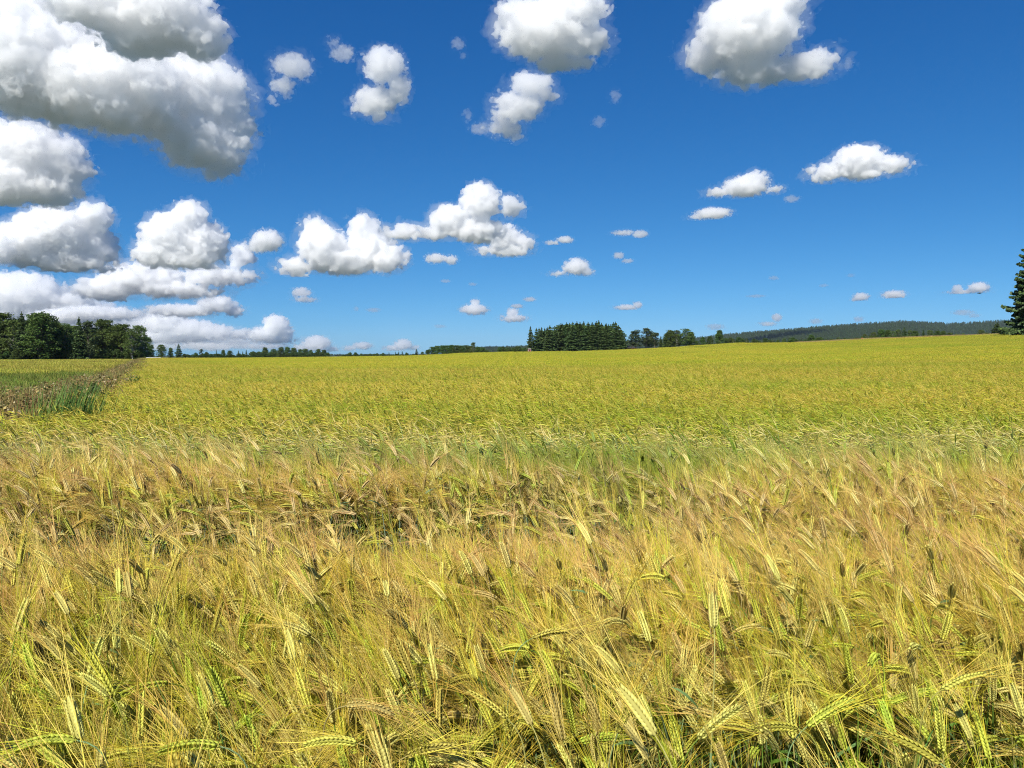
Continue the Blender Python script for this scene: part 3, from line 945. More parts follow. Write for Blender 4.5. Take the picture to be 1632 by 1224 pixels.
def tree_broad(seed, H=15.0, R=4.0, clear=0.12, col=(0.055, 0.10, 0.022), leaf=0.42, clumps=46, per=60, shape=0.6, birch=False, up=0.62):
    """trunk with limbs, crown as leaf clumps spread through an uneven volume"""
    rng = np.random.default_rng(seed); tk, cr = MB(), MB()
    bc = np.array((0.62, 0.60, 0.55) if birch else (0.17, 0.13, 0.10))
    z = np.linspace(0, H * .9, 8); wob = np.stack([rng.normal(0, .012 * H, 8).cumsum() * .4, rng.normal(0, .012 * H, 8).cumsum() * .4, z], -1); wob[0, :2] = 0
    V, T = tube(wob, np.linspace(0.016 * H, 0.02, 8), 7)
    tk.add(V, T, np.tile(bc, (len(V), 1)) * np.where(np.arange(len(V))[:, None] > len(V) * .6, 0.6, 1.0))
    lobes = rng.uniform(0.75, 1.2, 7); ph = rng.uniform(0, 6.28, 3)
    for i in range(clumps):
        f = rng.uniform(0, 1) ** 0.85
        az = rng.uniform(0, 6.283)
        rr = R * (max(0.0, math.sin(math.pi * (0.10 + 0.82 * f) ** shape)) ** 0.6) * (1 + 0.22 * math.sin(2 * az + ph[0]) + 0.15 * math.sin(3 * az + 4 * f + ph[1]))
        rad_ = rr * rng.uniform(0.12, 1.0) ** 0.6
        zz = H * (clear + (1 - clear) * f * 0.97)
        c0 = np.array([math.cos(az) * rad_, math.sin(az) * rad_, zz]) + np.array([np.interp(zz, z, wob[:, 0]), np.interp(zz, z, wob[:, 1]), 0])
        b0 = np.array([np.interp(zz * up, z, wob[:, 0]), np.interp(zz * up, z, wob[:, 1]), zz * up])
        if i % 2 == 0:
            V, T = tube([b0, b0 * .4 + c0 * .6 + [0, 0, .05 * H], c0], [0.007 * H, 0.004 * H, 0.01], 4); tk.add(V, T, bc * 0.55)
        s = min(R, 0.3 * H) * rng.uniform(0.18, 0.36)
        n = int(per * rng.uniform(0.6, 1.3))
        u = unit(rng.normal(0, 1, (n, 3))) * (rng.uniform(0, 1, (n, 1)) ** 0.45) * np.array([1.2, 1.2, 0.75]) * s
        tone = rng.uniform(0.75, 1.25)
        C = np.array(col) * tone * rng.uniform(0.7, 1.3, (n, 1)) * (1 + rng.normal(0, 0.06, (n, 3)))
        V, T, C = cards(rng, c0 + u, leaf, np.clip(C, 0.005, 1)); cr.add(V, T, C)
    return tk, cr


def tree_pine(seed, H=15.0, R=3.0, col=(0.070, 0.100, 0.038)):
    rng = np.random.default_rng(seed)
    tk, cr = tree_broad(seed, H, R, 0.16, col, 0.40, 80, 55, 0.85, False, 0.85)
    return tk, cr


PROTO = {}


def proto(key, fn):
    tk, cr = fn
    PROTO[key] = (tk.mesh(key + "_trunk", [BARK]), cr.mesh(key + "_crown", [NEEDLE if key.startswith(("spruce", "pine")) else LEAF]))


for k in range(4): proto("spruce%d" % k, tree_spruce(500 + k, 18, 3.3 + 0.35 * k, 26, 10, 0.02, 0.62, 5))
for k in range(2): proto("spruce_slim%d" % k, tree_spruce(510 + k, 18, 2.2, 28, 8))
for k in range(4): proto("broad%d" % k, tree_broad(520 + k, 15, 4.3, 0.03, (0.088, 0.142, 0.030), 0.46, 150, 55, 0.72))
for k in range(3): proto("birch%d" % k, tree_broad(530 + k, 15, 3.2, 0.08, (0.115, 0.162, 0.038), 0.38, 125, 50, 0.8, True))
for k in range(3): proto("pine%d" % k, tree_pine(540 + k))
for k in range(2): proto("bushy%d" % k, tree_broad(550 + k, 15, 8.5, -0.08, (0.080, 0.130, 0.030), 0.85, 150, 50, 0.5))
PROTO_H = {k: (18 if k.startswith("spruce") else 15) for k in PROTO}
TREE_N = {"spruce": "spruce_tree", "broad": "leafy_tree", "birch": "birch_tree", "pine": "pine_tree", "bushy": "leafy_bush"}
_rt = np.random.default_rng(77)


def tree(kind, px, top, dist, label, group=None, cat="tree", wide=1.0, sink=0.4, base=None):
    """a tree whose tip shows at photo row TOP, standing DIST metres out under column PX"""
    p = at(px, dist)
    d = ray(px, top); zt = EYE + d.z / math.hypot(d.x, d.y) * dist
    z0 = p.z - sink
    if base is not None:
        d2 = ray(px, base); z0 = EYE + d2.z / math.hypot(d2.x, d2.y) * dist
    fam = kind.rstrip("0123456789"); keys = [k for k in PROTO if k.rstrip("0123456789") == fam]
    key = kind if kind in PROTO else keys[_rt.integers(0, len(keys))]
    h = max(1.0, zt - z0); s = h / PROTO_H[key]
    root = new_obj(TREE_N[fam.split("_")[0]], None, loc=(p.x, p.y, z0))
    w = s * wide * _rt.uniform(0.92, 1.08)
    root.scale = (w, w, s); root.rotation_euler = (0, 0, _rt.uniform(0, 6.28))
    tag(root, label, cat, group)
    new_obj("trunk", PROTO[key][0], root); new_obj("crown", PROTO[key][1], root)
    return root


def build_trees():
    rng = np.random.default_rng(5)
    # the wood at the west end, front edge first
    G = "trees along the edge of the west wood"
    front = [("birch", -14, 505, "leafy tree cut by the picture's edge at the wood's outer end"), ("broad", 5, 500, "dark crowned leafy tree second in the wood, above a white birch stem"),
             ("birch", 24, 509, "narrow pale leaved tree left of the tall pointed one in the wood"), ("spruce", 36, 498, "tall pointed conifer rising just left of the wood's big round tree"),
             ("broad2", 63, 497.5, "biggest round crowned green tree standing proud in the wood's front edge"),
             ("broad", 88, 513, "dark leafy tree in the shade right of the wood's biggest round tree"), ("birch", 104, 514, "light leaved tree between dark leafy trees midway along the wood"),
             ("spruce", 127, 506, "spiky topped conifer tallest in the middle of the wood"), ("pine", 143, 512, "brownish green pine just right of the spiky conifer in the wood"),
             ("broad", 168, 509, "wide pale green leafy tree with a thin white stem below, right of the wood's middle"),
             ("broad", 195, 516, "bright green rounded tree second from the wood's right end"), ("birch", 211, 524, "smaller leafy tree filling the gap before the last birch"),
             ("birch", 222, 518, "slender yellowish birch tip standing highest at the wood's right end"), ("broad", 232, 536, "low dark tree closing the wood beside the weedy ditch")]
    for k, px, top, lab in front: tree(k, px, top, 240 + rng.uniform(-6, 8), lab, None, wide=1.35 if px == 63 else 1.12, base=573.5)
    inner = "trees standing behind the front edge of the west wood"
    for i in range(34):
        px = rng.uniform(-30, 226); top = np.interp(px, [-30, 60, 110, 170, 226], [509, 507, 519, 517, 531]) + rng.uniform(-2, 9)
        tree(["broad", "spruce", "birch", "pine", "broad"][i % 5], px, top, 252 + rng.uniform(0, 40), "dark tree packed behind the front row of the west wood", inner, wide=1.25)
    under = "low bushes at the foot of the west wood"
    for px in np.arange(-8, 236, 8.5):
        tree("bushy", px + rng.uniform(-3, 3), rng.uniform(556, 565), 238 + rng.uniform(-3, 4), "low dark bush under the wood's edge trees", under, "bush", wide=1.0, base=573.8)
    # scattered trees on the skyline left of centre
    sk = [("broad", 240, 551, 1), ("broad", 257, 549.5, 1.1), ("broad", 272, 554, 1), ("spruce", 285, 548, 1.5), ("bushy", 300, 565, .7), ("bushy", 312, 562, .7), ("pine", 321, 556.5, 1.2), ("bushy", 329, 561, .8), ("spruce_slim", 345, 557.5, 1),
          ("broad", 356, 557.5, 1), ("broad", 366, 558.5, 1.2), ("spruce", 380, 558.5, 1.1), ("spruce", 387, 559.5, 1), ("spruce", 392.5, 557.5, 1.1), ("bushy", 404, 560, .9), ("broad", 413, 560, 1.2), ("broad", 423, 553.5, 1.3), ("broad", 436, 556.5, 1.3),
          ("broad", 448, 553.5, 1.3), ("broad", 458, 552.8, 1.4), ("broad", 468, 554, 1.3), ("broad", 478, 556.5, 1.3), ("broad", 487, 555.5, 1.3), ("broad", 495, 558, 1.2), ("broad", 507, 556.5, 1.3), ("broad", 516, 557.5, 1.4),
          ("bushy", 558, 561.5, .8), ("bushy", 567, 561.5, .8), ("bushy", 576, 563.5, .8), ("bushy", 588, 565, .7), ("bushy", 601, 563, .8), ("bushy", 611, 562.5, .8), ("spruce", 620, 561, 1.2), ("spruce", 630, 560.5, 1.1), ("spruce", 635.5, 560, 1.1), ("spruce", 641, 559.5, 1.1), ("bushy", 648, 562, .8)]
    special = {285: "taller dark tree ending the first skyline group right of the white roof", 345: "thin lone spruce with gaps on both sides on the low skyline", 423: "roundest tree starting the joined row of skyline trees left of centre", 321: "ragged pine rising from low skyline bushes", 516: "last round tree of the joined skyline row before the empty gap"}
    for k, px, top, w in sk:
        g = None; lab = special.get(px)
        if lab is None:
            kind = k.split("_")[0]
            if px < 280: lab, g = "leafy tree in the first skyline group behind the white roof", "skyline trees behind the white roof"
            elif px < 400: lab, g = {"spruce": ("small spruce among the thin scattered skyline trees", "thin spruces on the skyline"), "broad": ("small leafy tree among the thin scattered skyline trees", "thin leafy trees on the skyline"), "bushy": ("low bush between thin scattered skyline trees", "low bushes on the thin skyline")}[kind]
            elif px < 520: lab, g = "round dark tree in the joined skyline row left of centre", "round skyline trees left of centre"
            else: lab, g = {"spruce": ("tiny spruce on the skyline before the hedge", "tiny skyline spruces"), "bushy": ("tiny bush on the skyline after the empty gap", "tiny skyline bushes")}[kind]
        tree(k, px, top, 520 + rng.uniform(-20, 40), lab, g, "bush" if k == "bushy" else "tree", wide=w, base=572)
    g2 = "low bushes under the joined skyline trees"
    for px in np.arange(400, 524, 6.0): tree("bushy", px + rng.uniform(-2, 2), rng.uniform(560.5, 563), 515, "low dark bush under the joined skyline row of trees", g2, "bush", wide=1.1, base=572)
    g3 = "low bushes along the thin far skyline"
    for px in [*np.arange(292, 400, 5.5), *np.arange(548, 662, 6.0)]: tree("bushy", px + rng.uniform(-2, 2), rng.uniform(563.5, 566), 530, "tiny low bush along the thin far skyline", g3, "bush", wide=1.3, base=572)
    # hedge-like grove left of the spruce clump
    g = "leafy trees of the low grove left of the spruce clump"
    for px, top in [(664, 556), (673, 560.5), (681, 557.5), (690, 552.5), (697, 551), (705, 550.3), (712, 550), (719, 549.6), (727, 549.8), (735, 550.2), (743, 550.4), (750, 551), (762, 552.5), (769, 554), (776, 558)]:
        if px == 664: tree("spruce", px, top, 400, "small lone spruce just left of the low grove", None, wide=1.6, base=569)
        else: tree("broad", px, top, 400 + rng.uniform(-10, 20), "dark leafy tree in the low grove left of the spruce clump", g, wide=1.5, base=568)
    tree("birch", 754.5, 545.5, 396, "pale tree tip standing above the low grove left of the clump", None, wide=1.0, base=567)
    g = "low bushes between the grove and the spruce clump"
    for px in np.arange(797, 842, 5.0): tree("bushy", px, rng.uniform(551.5, 554.5), 420, "low dark bush in the row running up to the spruce clump", g, "bush", wide=0.9, base=565)
    # the tight spruce clump on the crest
    g = "spruces of the tight clump on the crest"
    cl = [(845.5, 520.5), (855, 523), (859, 522.5), (863, 522.3), (868, 523), (872, 521.5), (876.3, 519), (884.4, 520), (894, 516), (898, 519), (903, 514.5), (907.5, 515.3), (912.7, 513.8), (919, 513), (924, 514), (930, 513.2), (937, 513.7), (943.6, 514.4), (950, 512.7), (954, 511.3), (958.5, 515.4), (965.7, 515.6), (970, 517.5), (977.5, 514), (981, 513.5), (985.5, 519), (989.5, 529), (993.5, 538)]
    names = {845.5: "lone standing spruce at the clump's left end above the red hut", 876.3: "pointed spruce highest in the clump's low left part", 884.4: "thin spire spruce in the notch of the clump", 954: "tallest spruce tip of the whole clump", 981: "dark full spruce rounding off the clump's right shoulder", 894: "broad spruce where the clump steps up to full height"}
    for px, top in cl:
        lab = names.get(px)
        tree("spruce_slim" if px == 884.4 else "spruce", px, top, 300 + rng.uniform(-4, 10), lab or "dark spruce packed in the clump on the crest", None if lab else g, wide=1.75 if px > 890 else 1.35, base=560.5)
    for i in range(34):
        px = rng.uniform(856, 990); top = np.interp(px, [856, 885, 895, 980, 990], [525, 524, 516.5, 517.5, 533]) + rng.uniform(0, 5)
        tree(["spruce", "broad", "spruce", "birch"][i % 4], px, top, 306 + rng.uniform(0, 26), "tree filling the clump behind its front spruces", "trees inside the spruce clump", wide=1.7, base=560)
    # trees right of the clump
    r_ = [("pine", 1008, 531, 1, "small tree leaning out at the left of the pine group right of the clump"), ("pine", 1014, 525.5, 1.7, "left pine of the loose group right of the dark roof"), ("pine", 1029, 523, 1.6, "middle and tallest pine of the loose group right of the dark roof"), ("birch", 1036, 528, 1.5, "pale feathery tree inside the loose pine group"), ("pine", 1043, 530, 1.7, "right pine of the loose group right of the dark roof"),
          ("spruce", 1053, 535.5, 1.5, "small dark spruce in the gap between pine group and round grove"), ("broad", 1062, 531, 1.1, "low left tree of the round light green grove"), ("broad", 1069, 526.5, 1.4, "left crown of the round light green grove"), ("birch", 1079, 525.5, 1.7, "middle crown of the round light green grove"), ("birch", 1092, 523, 1.9, "highest crown of the round light green grove"), ("broad", 1100, 529, 1.4, "right crown of the round light green grove"),
          ("bushy", 1110, 543, .8, "low bush right of the round light green grove"), ("broad", 1120, 537, 1.3, "small tree left of the lone rounded one below the hill"), ("bushy", 1131, 535.5, .7, "wide bush touching the lone rounded tree below the hill"), ("broad1", 1146, 526, 1.25, "lone rounded tree tall against the start of the wooded hill")]
    for k, px, top, w, lab in r_: tree(k, px, top, 300 + rng.uniform(-5, 5), lab, None, "bush" if k == "bushy" else "tree", wide=w, base=np.interp(px, [1000, 1160], [557.5, 549.5]))
    g = "low trees in the belt under the wooded hill"
    for i, px in enumerate(np.arange(1158, 1376, 5.2)):
        top = 539.5 + rng.uniform(-2.5, 3)
        tree(["broad", "bushy", "birch", "spruce"][i % 4], px + rng.uniform(-2, 2), top, 330 + rng.uniform(0, 40), "small tree in the low belt under the wooded hill", g, wide=1.5 if i % 4 != 1 else 0.9, base=549.5)
    tree("bushy", 1293, 533.5, 300, "dark round bush standing out in the low belt under the hill", None, "bush", wide=0.8, base=549)
    east = [("birch", 1378, 532, 1.5), ("birch", 1391.5, 529, 1.7), ("broad", 1404, 525, 1.3), ("broad", 1414, 526, 1.3), ("birch", 1422, 527, 1.3), ("birch", 1430, 525, 1.3), ("spruce", 1440.5, 521.5, 1.5), ("birch", 1450, 526, 1.3), ("broad", 1458.5, 527, 1.3), ("spruce", 1471, 525.5, 1.5), ("birch", 1481, 526, 1.4), ("broad", 1493, 527, 1.4), ("broad", 1502, 527.5, 1.4), ("broad", 1513, 530, 1.4), ("broad", 1524, 532, 1.4), ("birch", 1534, 531, 1.3), ("broad", 1545, 533, 1.5), ("birch", 1562, 525.5, 1.7), ("broad", 1571, 530, 1.4), ("broad", 1601, 526, 1.5), ("broad", 1612, 524, 1.4), ("broad", 1622, 522, 1.4)]
    g = "leafy trees of the grove in front of the hill's right half"
    sp = {1378: "yellow green tree opening the grove before the hill's highest part", 1440.5: "dark spruce tallest inside the grove before the hill", 1471: "dark pointed spruce right of the grove's tallest spruce", 1562: "yellowish round tree left of the small dark conifer"}
    for k, px, top, w in east:
        tree(k, px, top, 290 + rng.uniform(0, 20), sp.get(px) or "leafy tree in the grove in front of the hill", None if px in sp else g, wide=w, base=np.interp(px, [1378, 1440, 1632], [546, 544, 541]))
    # filler shrubs low in that grove
    for px in np.arange(1375, 1632, 6.5): tree("bushy", px, rng.uniform(534, 538), 285 + rng.uniform(0, 10), "low shrub at the foot of the grove before the hill", "shrubs at the foot of the east grove", "bush", wide=0.9, base=np.interp(px, [1378, 1440, 1632], [546, 544, 541]))
    tree("spruce3", 1588, 514.5, 190, "small dark spruce standing alone just left of the big one", None, wide=2.3, base=540)
    # the big spruce at the picture's right side
    tk, cr = tree_spruce(901, 18.3, 5.2, 30, 12, 0.0, 0.46, 9)
    p = at(1640, 160); root = new_obj("spruce_tree", None, loc=(p.x, p.y, p.z - 0.3))
    tag(root, "large near spruce with drooping boughs, half cut by the picture's side", "tree")
    new_obj("trunk", tk.mesh("big_spruce_trunk", [BARK]), root); new_obj("crown", cr.mesh("big_spruce_crown", [NEEDLE]), root)


build_trees()


# ---------------------------------------------------------------- wooded hill
HILL_PX = [560, 640, 700, 770, 840, 925, 1000, 1110, 1160, 1212, 1263, 1315, 1345, 1381, 1422, 1438, 1463, 1493, 1505, 1544, 1601, 1680, 1800, 2000]
HILL_PY = [566.2, 565.8, 562, 552.8, 551.0, 547, 542.5, 537.8, 532.5, 529.0, 526.0, 522.4, 521.2, 519.4, 517.6, 516.9, 518.2, 519.4, 521.2, 520.4, 518.4, 519, 524, 545]


def hill_pt(px, t):
    """t 0 foot .. 1 crest .. 1.5 behind"""
    dist = 1900 + 1500 * t + 260 * math.sin(px * 0.013)
    row = np.interp(px, HILL_PX, HILL_PY) + 2.6
    zc = (HORIZON - row) / FPX * (3400 + 260 * math.sin(px * 0.013))
    f = t ** 1.15 if t <= 1 else 1 - (t - 1) * 0.8
    z = EYE - 6 + (zc + 6) * f + 5 * noise.noise(Vector((px * 0.02, t * 4, 0))) * min(1, t * 2) * (1 if t < 0.9 else 0.3)
    d = ray(px, HORIZON); h = Vector((d.x, d.y)).normalized() * dist
    return (h.x, h.y, z)


def build_hill():
    pxs = np.arange(540, 2010, 9.0); ts = np.linspace(0, 1.5, 22)
    V = [hill_pt(px, t) for t in ts for px in pxs]; n = len(pxs)
    i = (np.arange(len(ts) - 1)[:, None] * n + np.arange(n - 1)).ravel()
    T = np.concatenate([np.stack([i, i + 1, i + n + 1], -1), np.stack([i, i + n + 1, i + n], -1)])
    me = tri_mesh("hill", np.array(V), T, np.tile([0.035, 0.05, 0.02], (len(V), 1))); me.shade_smooth(); me.materials.append(LEAF)
    tag(new_obj("hill", me), kind="structure")
    rng = np.random.default_rng(9)
    # coarse conifers and broad crowns, counted by nobody at this distance
    vs = []
    for k in range(4):
        tk, cr = tree_spruce(700 + k, 16, 3.2, 12, 6, 0.0, 1.6, 2); mb = MB(); mb.join(cr); vs.append(mb)
    for k in range(3):
        tk, cr = tree_broad(720 + k, 14, 4.5, 0.0, (0.06, 0.085, 0.025), 1.6, 22, 12, 0.6); mb = MB(); mb.join(cr); vs.append(mb)
    pts = []
    for _ in range(26000):
        px = rng.uniform(690, 1700); t = rng.uniform(0.1, 1.04)
        if np.interp(px, HILL_PX, HILL_PY) > 560: continue
        x, y, z = hill_pt(px, t)
        k = rng.integers(0, 4) if rng.random() < 0.4 else rng.integers(4, 7)
        pts.append((k, x, y, z - 1, 0, 0, rng.uniform(0, 6.28), rng.uniform(0.45, 0.8)))
    for _ in range(900):                       # a far flat wood, left of centre
        px = rng.uniform(505, 700); x, y, z = hill_pt(px, rng.uniform(0.2, 0.9))
        pts.append((rng.integers(0, 7), x, y, -9, 0, 0, rng.uniform(0, 6.28), rng.uniform(0.7, 1.0)))
    o = scatter_object("hillside_forest", vs, pts, [LEAF])
    tag(o, "dense blue green forest covering the long hill on the skyline", "forest", kind="stuff")


build_hill()


# ---------------------------------------------------------------- small buildings and the bird
def paint(name, rgb, rough=0.7, scale=8.0):
    m, n, l = node_mat(name)
    bs = n["Principled BSDF"]; bs.inputs["Roughness"].default_value = rough
    no = n.new("ShaderNodeTexNoise"); no.inputs["Scale"].default_value = scale; no.inputs["Detail"].default_value = 5
    tc = n.new("ShaderNodeTexCoord"); l.new(tc.outputs["Object"], no.inputs["Vector"])
    cr = n.new("ShaderNodeValToRGB")
    cr.color_ramp.elements[0].color = (*[c * 0.75 for c in rgb], 1); cr.color_ramp.elements[0].position = 0.3
    cr.color_ramp.elements[1].color = (*[min(1, c * 1.12) for c in rgb], 1); cr.color_ramp.elements[1].position = 0.7
    l.new(no.outputs[0], cr.inputs[0]); l.new(cr.outputs[0], bs.inputs["Base Color"])
    return m


RED, WHITE, TIN, ROOFDARK, GLASS = paint("red_boards", (0.30, 0.05, 0.035)), paint("white_trim", (0.78, 0.78, 0.75)), paint("pale_tin", (0.62, 0.66, 0.70), 0.35), paint("dark_roofing", (0.035, 0.033, 0.035)), paint("window_glass", (0.03, 0.04, 0.05), 0.1)


def boxes(name, bx, mat, parent):
    bm = bmesh.new()
    for (x0, y0, z0, x1, y1, z1) in bx:
        g = bmesh.ops.create_cube(bm, size=1)
        for v in g["verts"]: v.co = Vector(((v.co.x + .5) * (x1 - x0) + x0, (v.co.y + .5) * (y1 - y0) + y0, (v.co.z + .5) * (z1 - z0) + z0))
    me = bpy.data.meshes.new(name); bm.to_mesh(me); bm.free(); me.materials.append(mat)
    return new_obj(name, me, parent)


def gable(name, w, d, h, rise, over, thick, mat, parent):
    """gabled roof with its ridge along x: two thick slopes"""
    bm = bmesh.new()
    W = w / 2 + over; D = d / 2 + over; drop = rise * over / (d / 2)
    prof = [(-D, h - drop), (0, h + rise), (D, h - drop), (D, h - drop + thick), (0, h + rise + thick), (-D, h - drop + thick)]
    A = [bm.verts.new((-W, y, z)) for y, z in prof]; B = [bm.verts.new((W, y, z)) for y, z in prof]
    for i in range(6):
        j = (i + 1) % 6; bm.faces.new((A[i], A[j], B[j], B[i]))
    bm.faces.new((A[0], A[5], A[4], A[1])); bm.faces.new((A[1], A[4], A[3], A[2]))
    bm.faces.new((B[0], B[1], B[4], B[5])); bm.faces.new((B[1], B[2], B[3], B[4]))
    bmesh.ops.recalc_face_normals(bm, faces=bm.faces)
    me = bpy.data.meshes.new(name); bm.to_mesh(me); bm.free(); me.materials.append(mat)
    return new_obj(name, me, parent)


def gable_wall(name, w, d, h, rise, mat, parent):
    bm = bmesh.new(); W, D = w / 2, d / 2
    prof = [(-D, 0), (D, 0), (D, h), (0, h + rise), (-D, h)]
    A = [bm.verts.new((-W, y, z)) for y, z in prof]; B = [bm.verts.new((W, y, z)) for y, z in prof]
    for i in range(5):
        j = (i + 1) % 5; bm.faces.new((A[i], A[j], B[j], B[i]))
    bm.faces.new(A); bm.faces.new(B); bmesh.ops.recalc_face_normals(bm, faces=bm.faces)
    me = bpy.data.meshes.new(name); bm.to_mesh(me); bm.free(); me.materials.append(mat)
    return new_obj(name, me, parent)


def build_small():
    # low shed with a pale tin roof at the end of the ditch
    d = 205.0; p = at(245, d); m = d / FPX
    z = EYE + (HORIZON - 571.5) * m
    r = new_obj("field_shed", None, loc=(p.x, p.y, z - 1.1)); r.rotation_euler = (0, 0, 0.1)
    tag(r, "low shed showing only its pale tin roof above the barley, by the wood's corner", "shed")
    gable_wall("wall", 3.1, 2.4, 1.15, 0.25, WHITE, r); gable("roof", 3.1, 2.4, 1.17, 0.28, 0.15, 0.06, TIN, r)
    boxes("door", [(-0.4, -1.235, 0.0, 0.4, -1.203, 1.0)], TIN, r)
    # tiny red hut under the lone spruce
    d = 292.0; p = at(843.6, d); m = d / FPX
    z = EYE + (HORIZON - 560.3) * m
    r = new_obj("red_hut", None, loc=(p.x, p.y, z)); r.rotation_euler = (0, 0, 0.25)
    tag(r, "tiny red hut with white trim below the lone spruce at the clump's end", "hut")
    r.scale = (0.85, 0.85, 0.85)
    gable_wall("wall", 1.15, 1.0, 1.05, 0.22, RED, r); gable("roof", 1.15, 1.0, 1.07, 0.26, 0.12, 0.06, paint("grey_roofing", (0.30, 0.28, 0.27)), r)
    boxes("corner_board", [(0.56, -0.512, 0, 0.68, -0.44, 1.04), (-0.64, -0.512, 0, -0.56, -0.44, 1.04)], WHITE, r)
    boxes("window", [(-0.2, -0.514, 0.45, 0.2, -0.503, 0.8)], GLASS, r)
    # dark roofed barn between the clump and the pines
    d = 312.0; p = at(1003.5, d); m = d / FPX
    z = EYE + (HORIZON - 557.5) * m
    r = new_obj("barn", None, loc=(p.x, p.y, z)); r.rotation_euler = (0, 0, -0.06)
    tag(r, "low barn with a dark roof in the gap right of the spruce clump", "barn")
    gable_wall("wall", 5.2, 3.6, 0.75, 0.75, RED, r); gable("roof", 5.2, 3.6, 0.77, 0.8, 0.3, 0.08, ROOFDARK, r)
    boxes("door", [(-0.9, -1.84, 0, 0.3, -1.803, 0.7)], ROOFDARK, r)
    # small red tractor-cover like post far on the crest: a red marker barrel
    d = 178.0; p = at(1373.5, d); m = d / FPX
    z = EYE + (HORIZON - 544.0) * m
    bm = bmesh.new()
    bmesh.ops.create_cone(bm, cap_ends=True, segments=18, radius1=0.16, radius2=0.15, depth=0.5)
    for zz in (-0.1, 0.1): bmesh.ops.create_cone(bm, cap_ends=True, segments=18, radius1=0.17, radius2=0.17, depth=0.03, matrix=Matrix.Translation((0, 0, zz)))
    me = bpy.data.meshes.new("barrel"); bm.to_mesh(me); bm.free(); me.materials.append(paint("red_plastic", (0.55, 0.05, 0.03), 0.4))
    tag(new_obj("barrel", me, loc=(p.x, p.y, z + 0.2)), "small red object in the dry grass strip on the crest", "barrel")
    # bird under a small cloud
    d = 60.0; q = ray(1561.5, 467.5) * d
    bm = bmesh.new()
    g = bmesh.ops.create_uvsphere(bm, u_segments=14, v_segments=10, radius=1)
    for v in g["verts"]:
        t = v.co.x; k = 0.55 + 0.45 * math.sqrt(max(0, 1 - t * t))
        v.co = Vector((t * 0.16, v.co.y * 0.045 * k, v.co.z * 0.042 * k))
    g = bmesh.ops.create_uvsphere(bm, u_segments=12, v_segments=8, radius=0.033)
    for v in g["verts"]: v.co += Vector((0.165, 0, 0.018))
    a = bm.verts.new((0.21, 0, 0.012)); b = [bm.verts.new(c) for c in ((0.19, 0.009, 0.018), (0.19, -0.009, 0.018), (0.19, 0, 0.004))]
    for i in range(3): bm.faces.new((a, b[i], b[(i + 1) % 3]))
    bmesh.ops.recalc_face_normals(bm, faces=bm.faces)
    plum = paint("dark_plumage", (0.03, 0.03, 0.035), 0.6)
    me = bpy.data.meshes.new("bird"); bm.to_mesh(me); bm.free(); me.shade_smooth(); me.materials.append(plum)
    r = new_obj("bird", me, loc=(q.x, q.y, q.z + EYE)); r.rotation_euler = (0, 0.1, 2.6); r.scale = (0.7, 0.7, 0.7)
    tag(r, "small dark bird flying below a little cloud near the big spruce", "bird")
    for s in (1, -1):
        prof = [(0.09, 0.03, 0.0), (0.10, 0.14, 0.05), (0.06, 0.25, 0.04), (-0.02, 0.36, 0.0), (-0.04, 0.24, 0.03), (-0.06, 0.12, 0.04), (-0.07, 0.03, 0.0)]
        bm = bmesh.new(); up = [bm.verts.new((x, y * s, zz + 0.008)) for x, y, zz in prof]; dn = [bm.verts.new((x, y * s, zz)) for x, y, zz in prof]
        bm.faces.new(up); bm.faces.new(dn[::-1])
        for i in range(7): bm.faces.new((up[i], dn[i], dn[(i + 1) % 7], up[(i + 1) % 7]))
        bmesh.ops.recalc_face_normals(bm, faces=bm.faces)
        me = bpy.data.meshes.new("wing"); bm.to_mesh(me); bm.free(); me.materials.append(plum); new_obj("wing", me, r)
    bm = bmesh.new(); pr = [(-0.14, 0.02), (-0.27, 0.05), (-0.27, -0.05), (-0.14, -0.02)]
    up = [bm.verts.new((x, y, 0.006)) for x, y in pr]; dn = [bm.verts.new((x, y, -0.002)) for x, y in pr]
    bm.faces.new(up); bm.faces.new(dn[::-1])
    for i in range(4): bm.faces.new((up[i], dn[i], dn[(i + 1) % 4], up[(i + 1) % 4]))
    bmesh.ops.recalc_face_normals(bm, faces=bm.faces)
    me = bpy.data.meshes.new("tail"); bm.to_mesh(me); bm.free(); me.materials.append(plum); new_obj("tail", me, r)


build_small()

# ---------------------------------------------------------------- clouds
CLOUD_H = 700.0
_cm = {}


def cloud_material(dens, s, aniso=0.35, col=0.987):
    m, n, l = node_mat("cloud_vapour")
    n.remove(n["Principled BSDF"])
    pv = n.new("ShaderNodeVolumePrincipled")
    pv.inputs["Color"].default_value = (col, col, col, 1)
    pv.inputs["Density"].default_value = dens * 0.25 / s
    pv.inputs["Anisotropy"].default_value = aniso
    l.new(pv.outputs[0], n["Material Output"].inputs["Volume"])
    return m


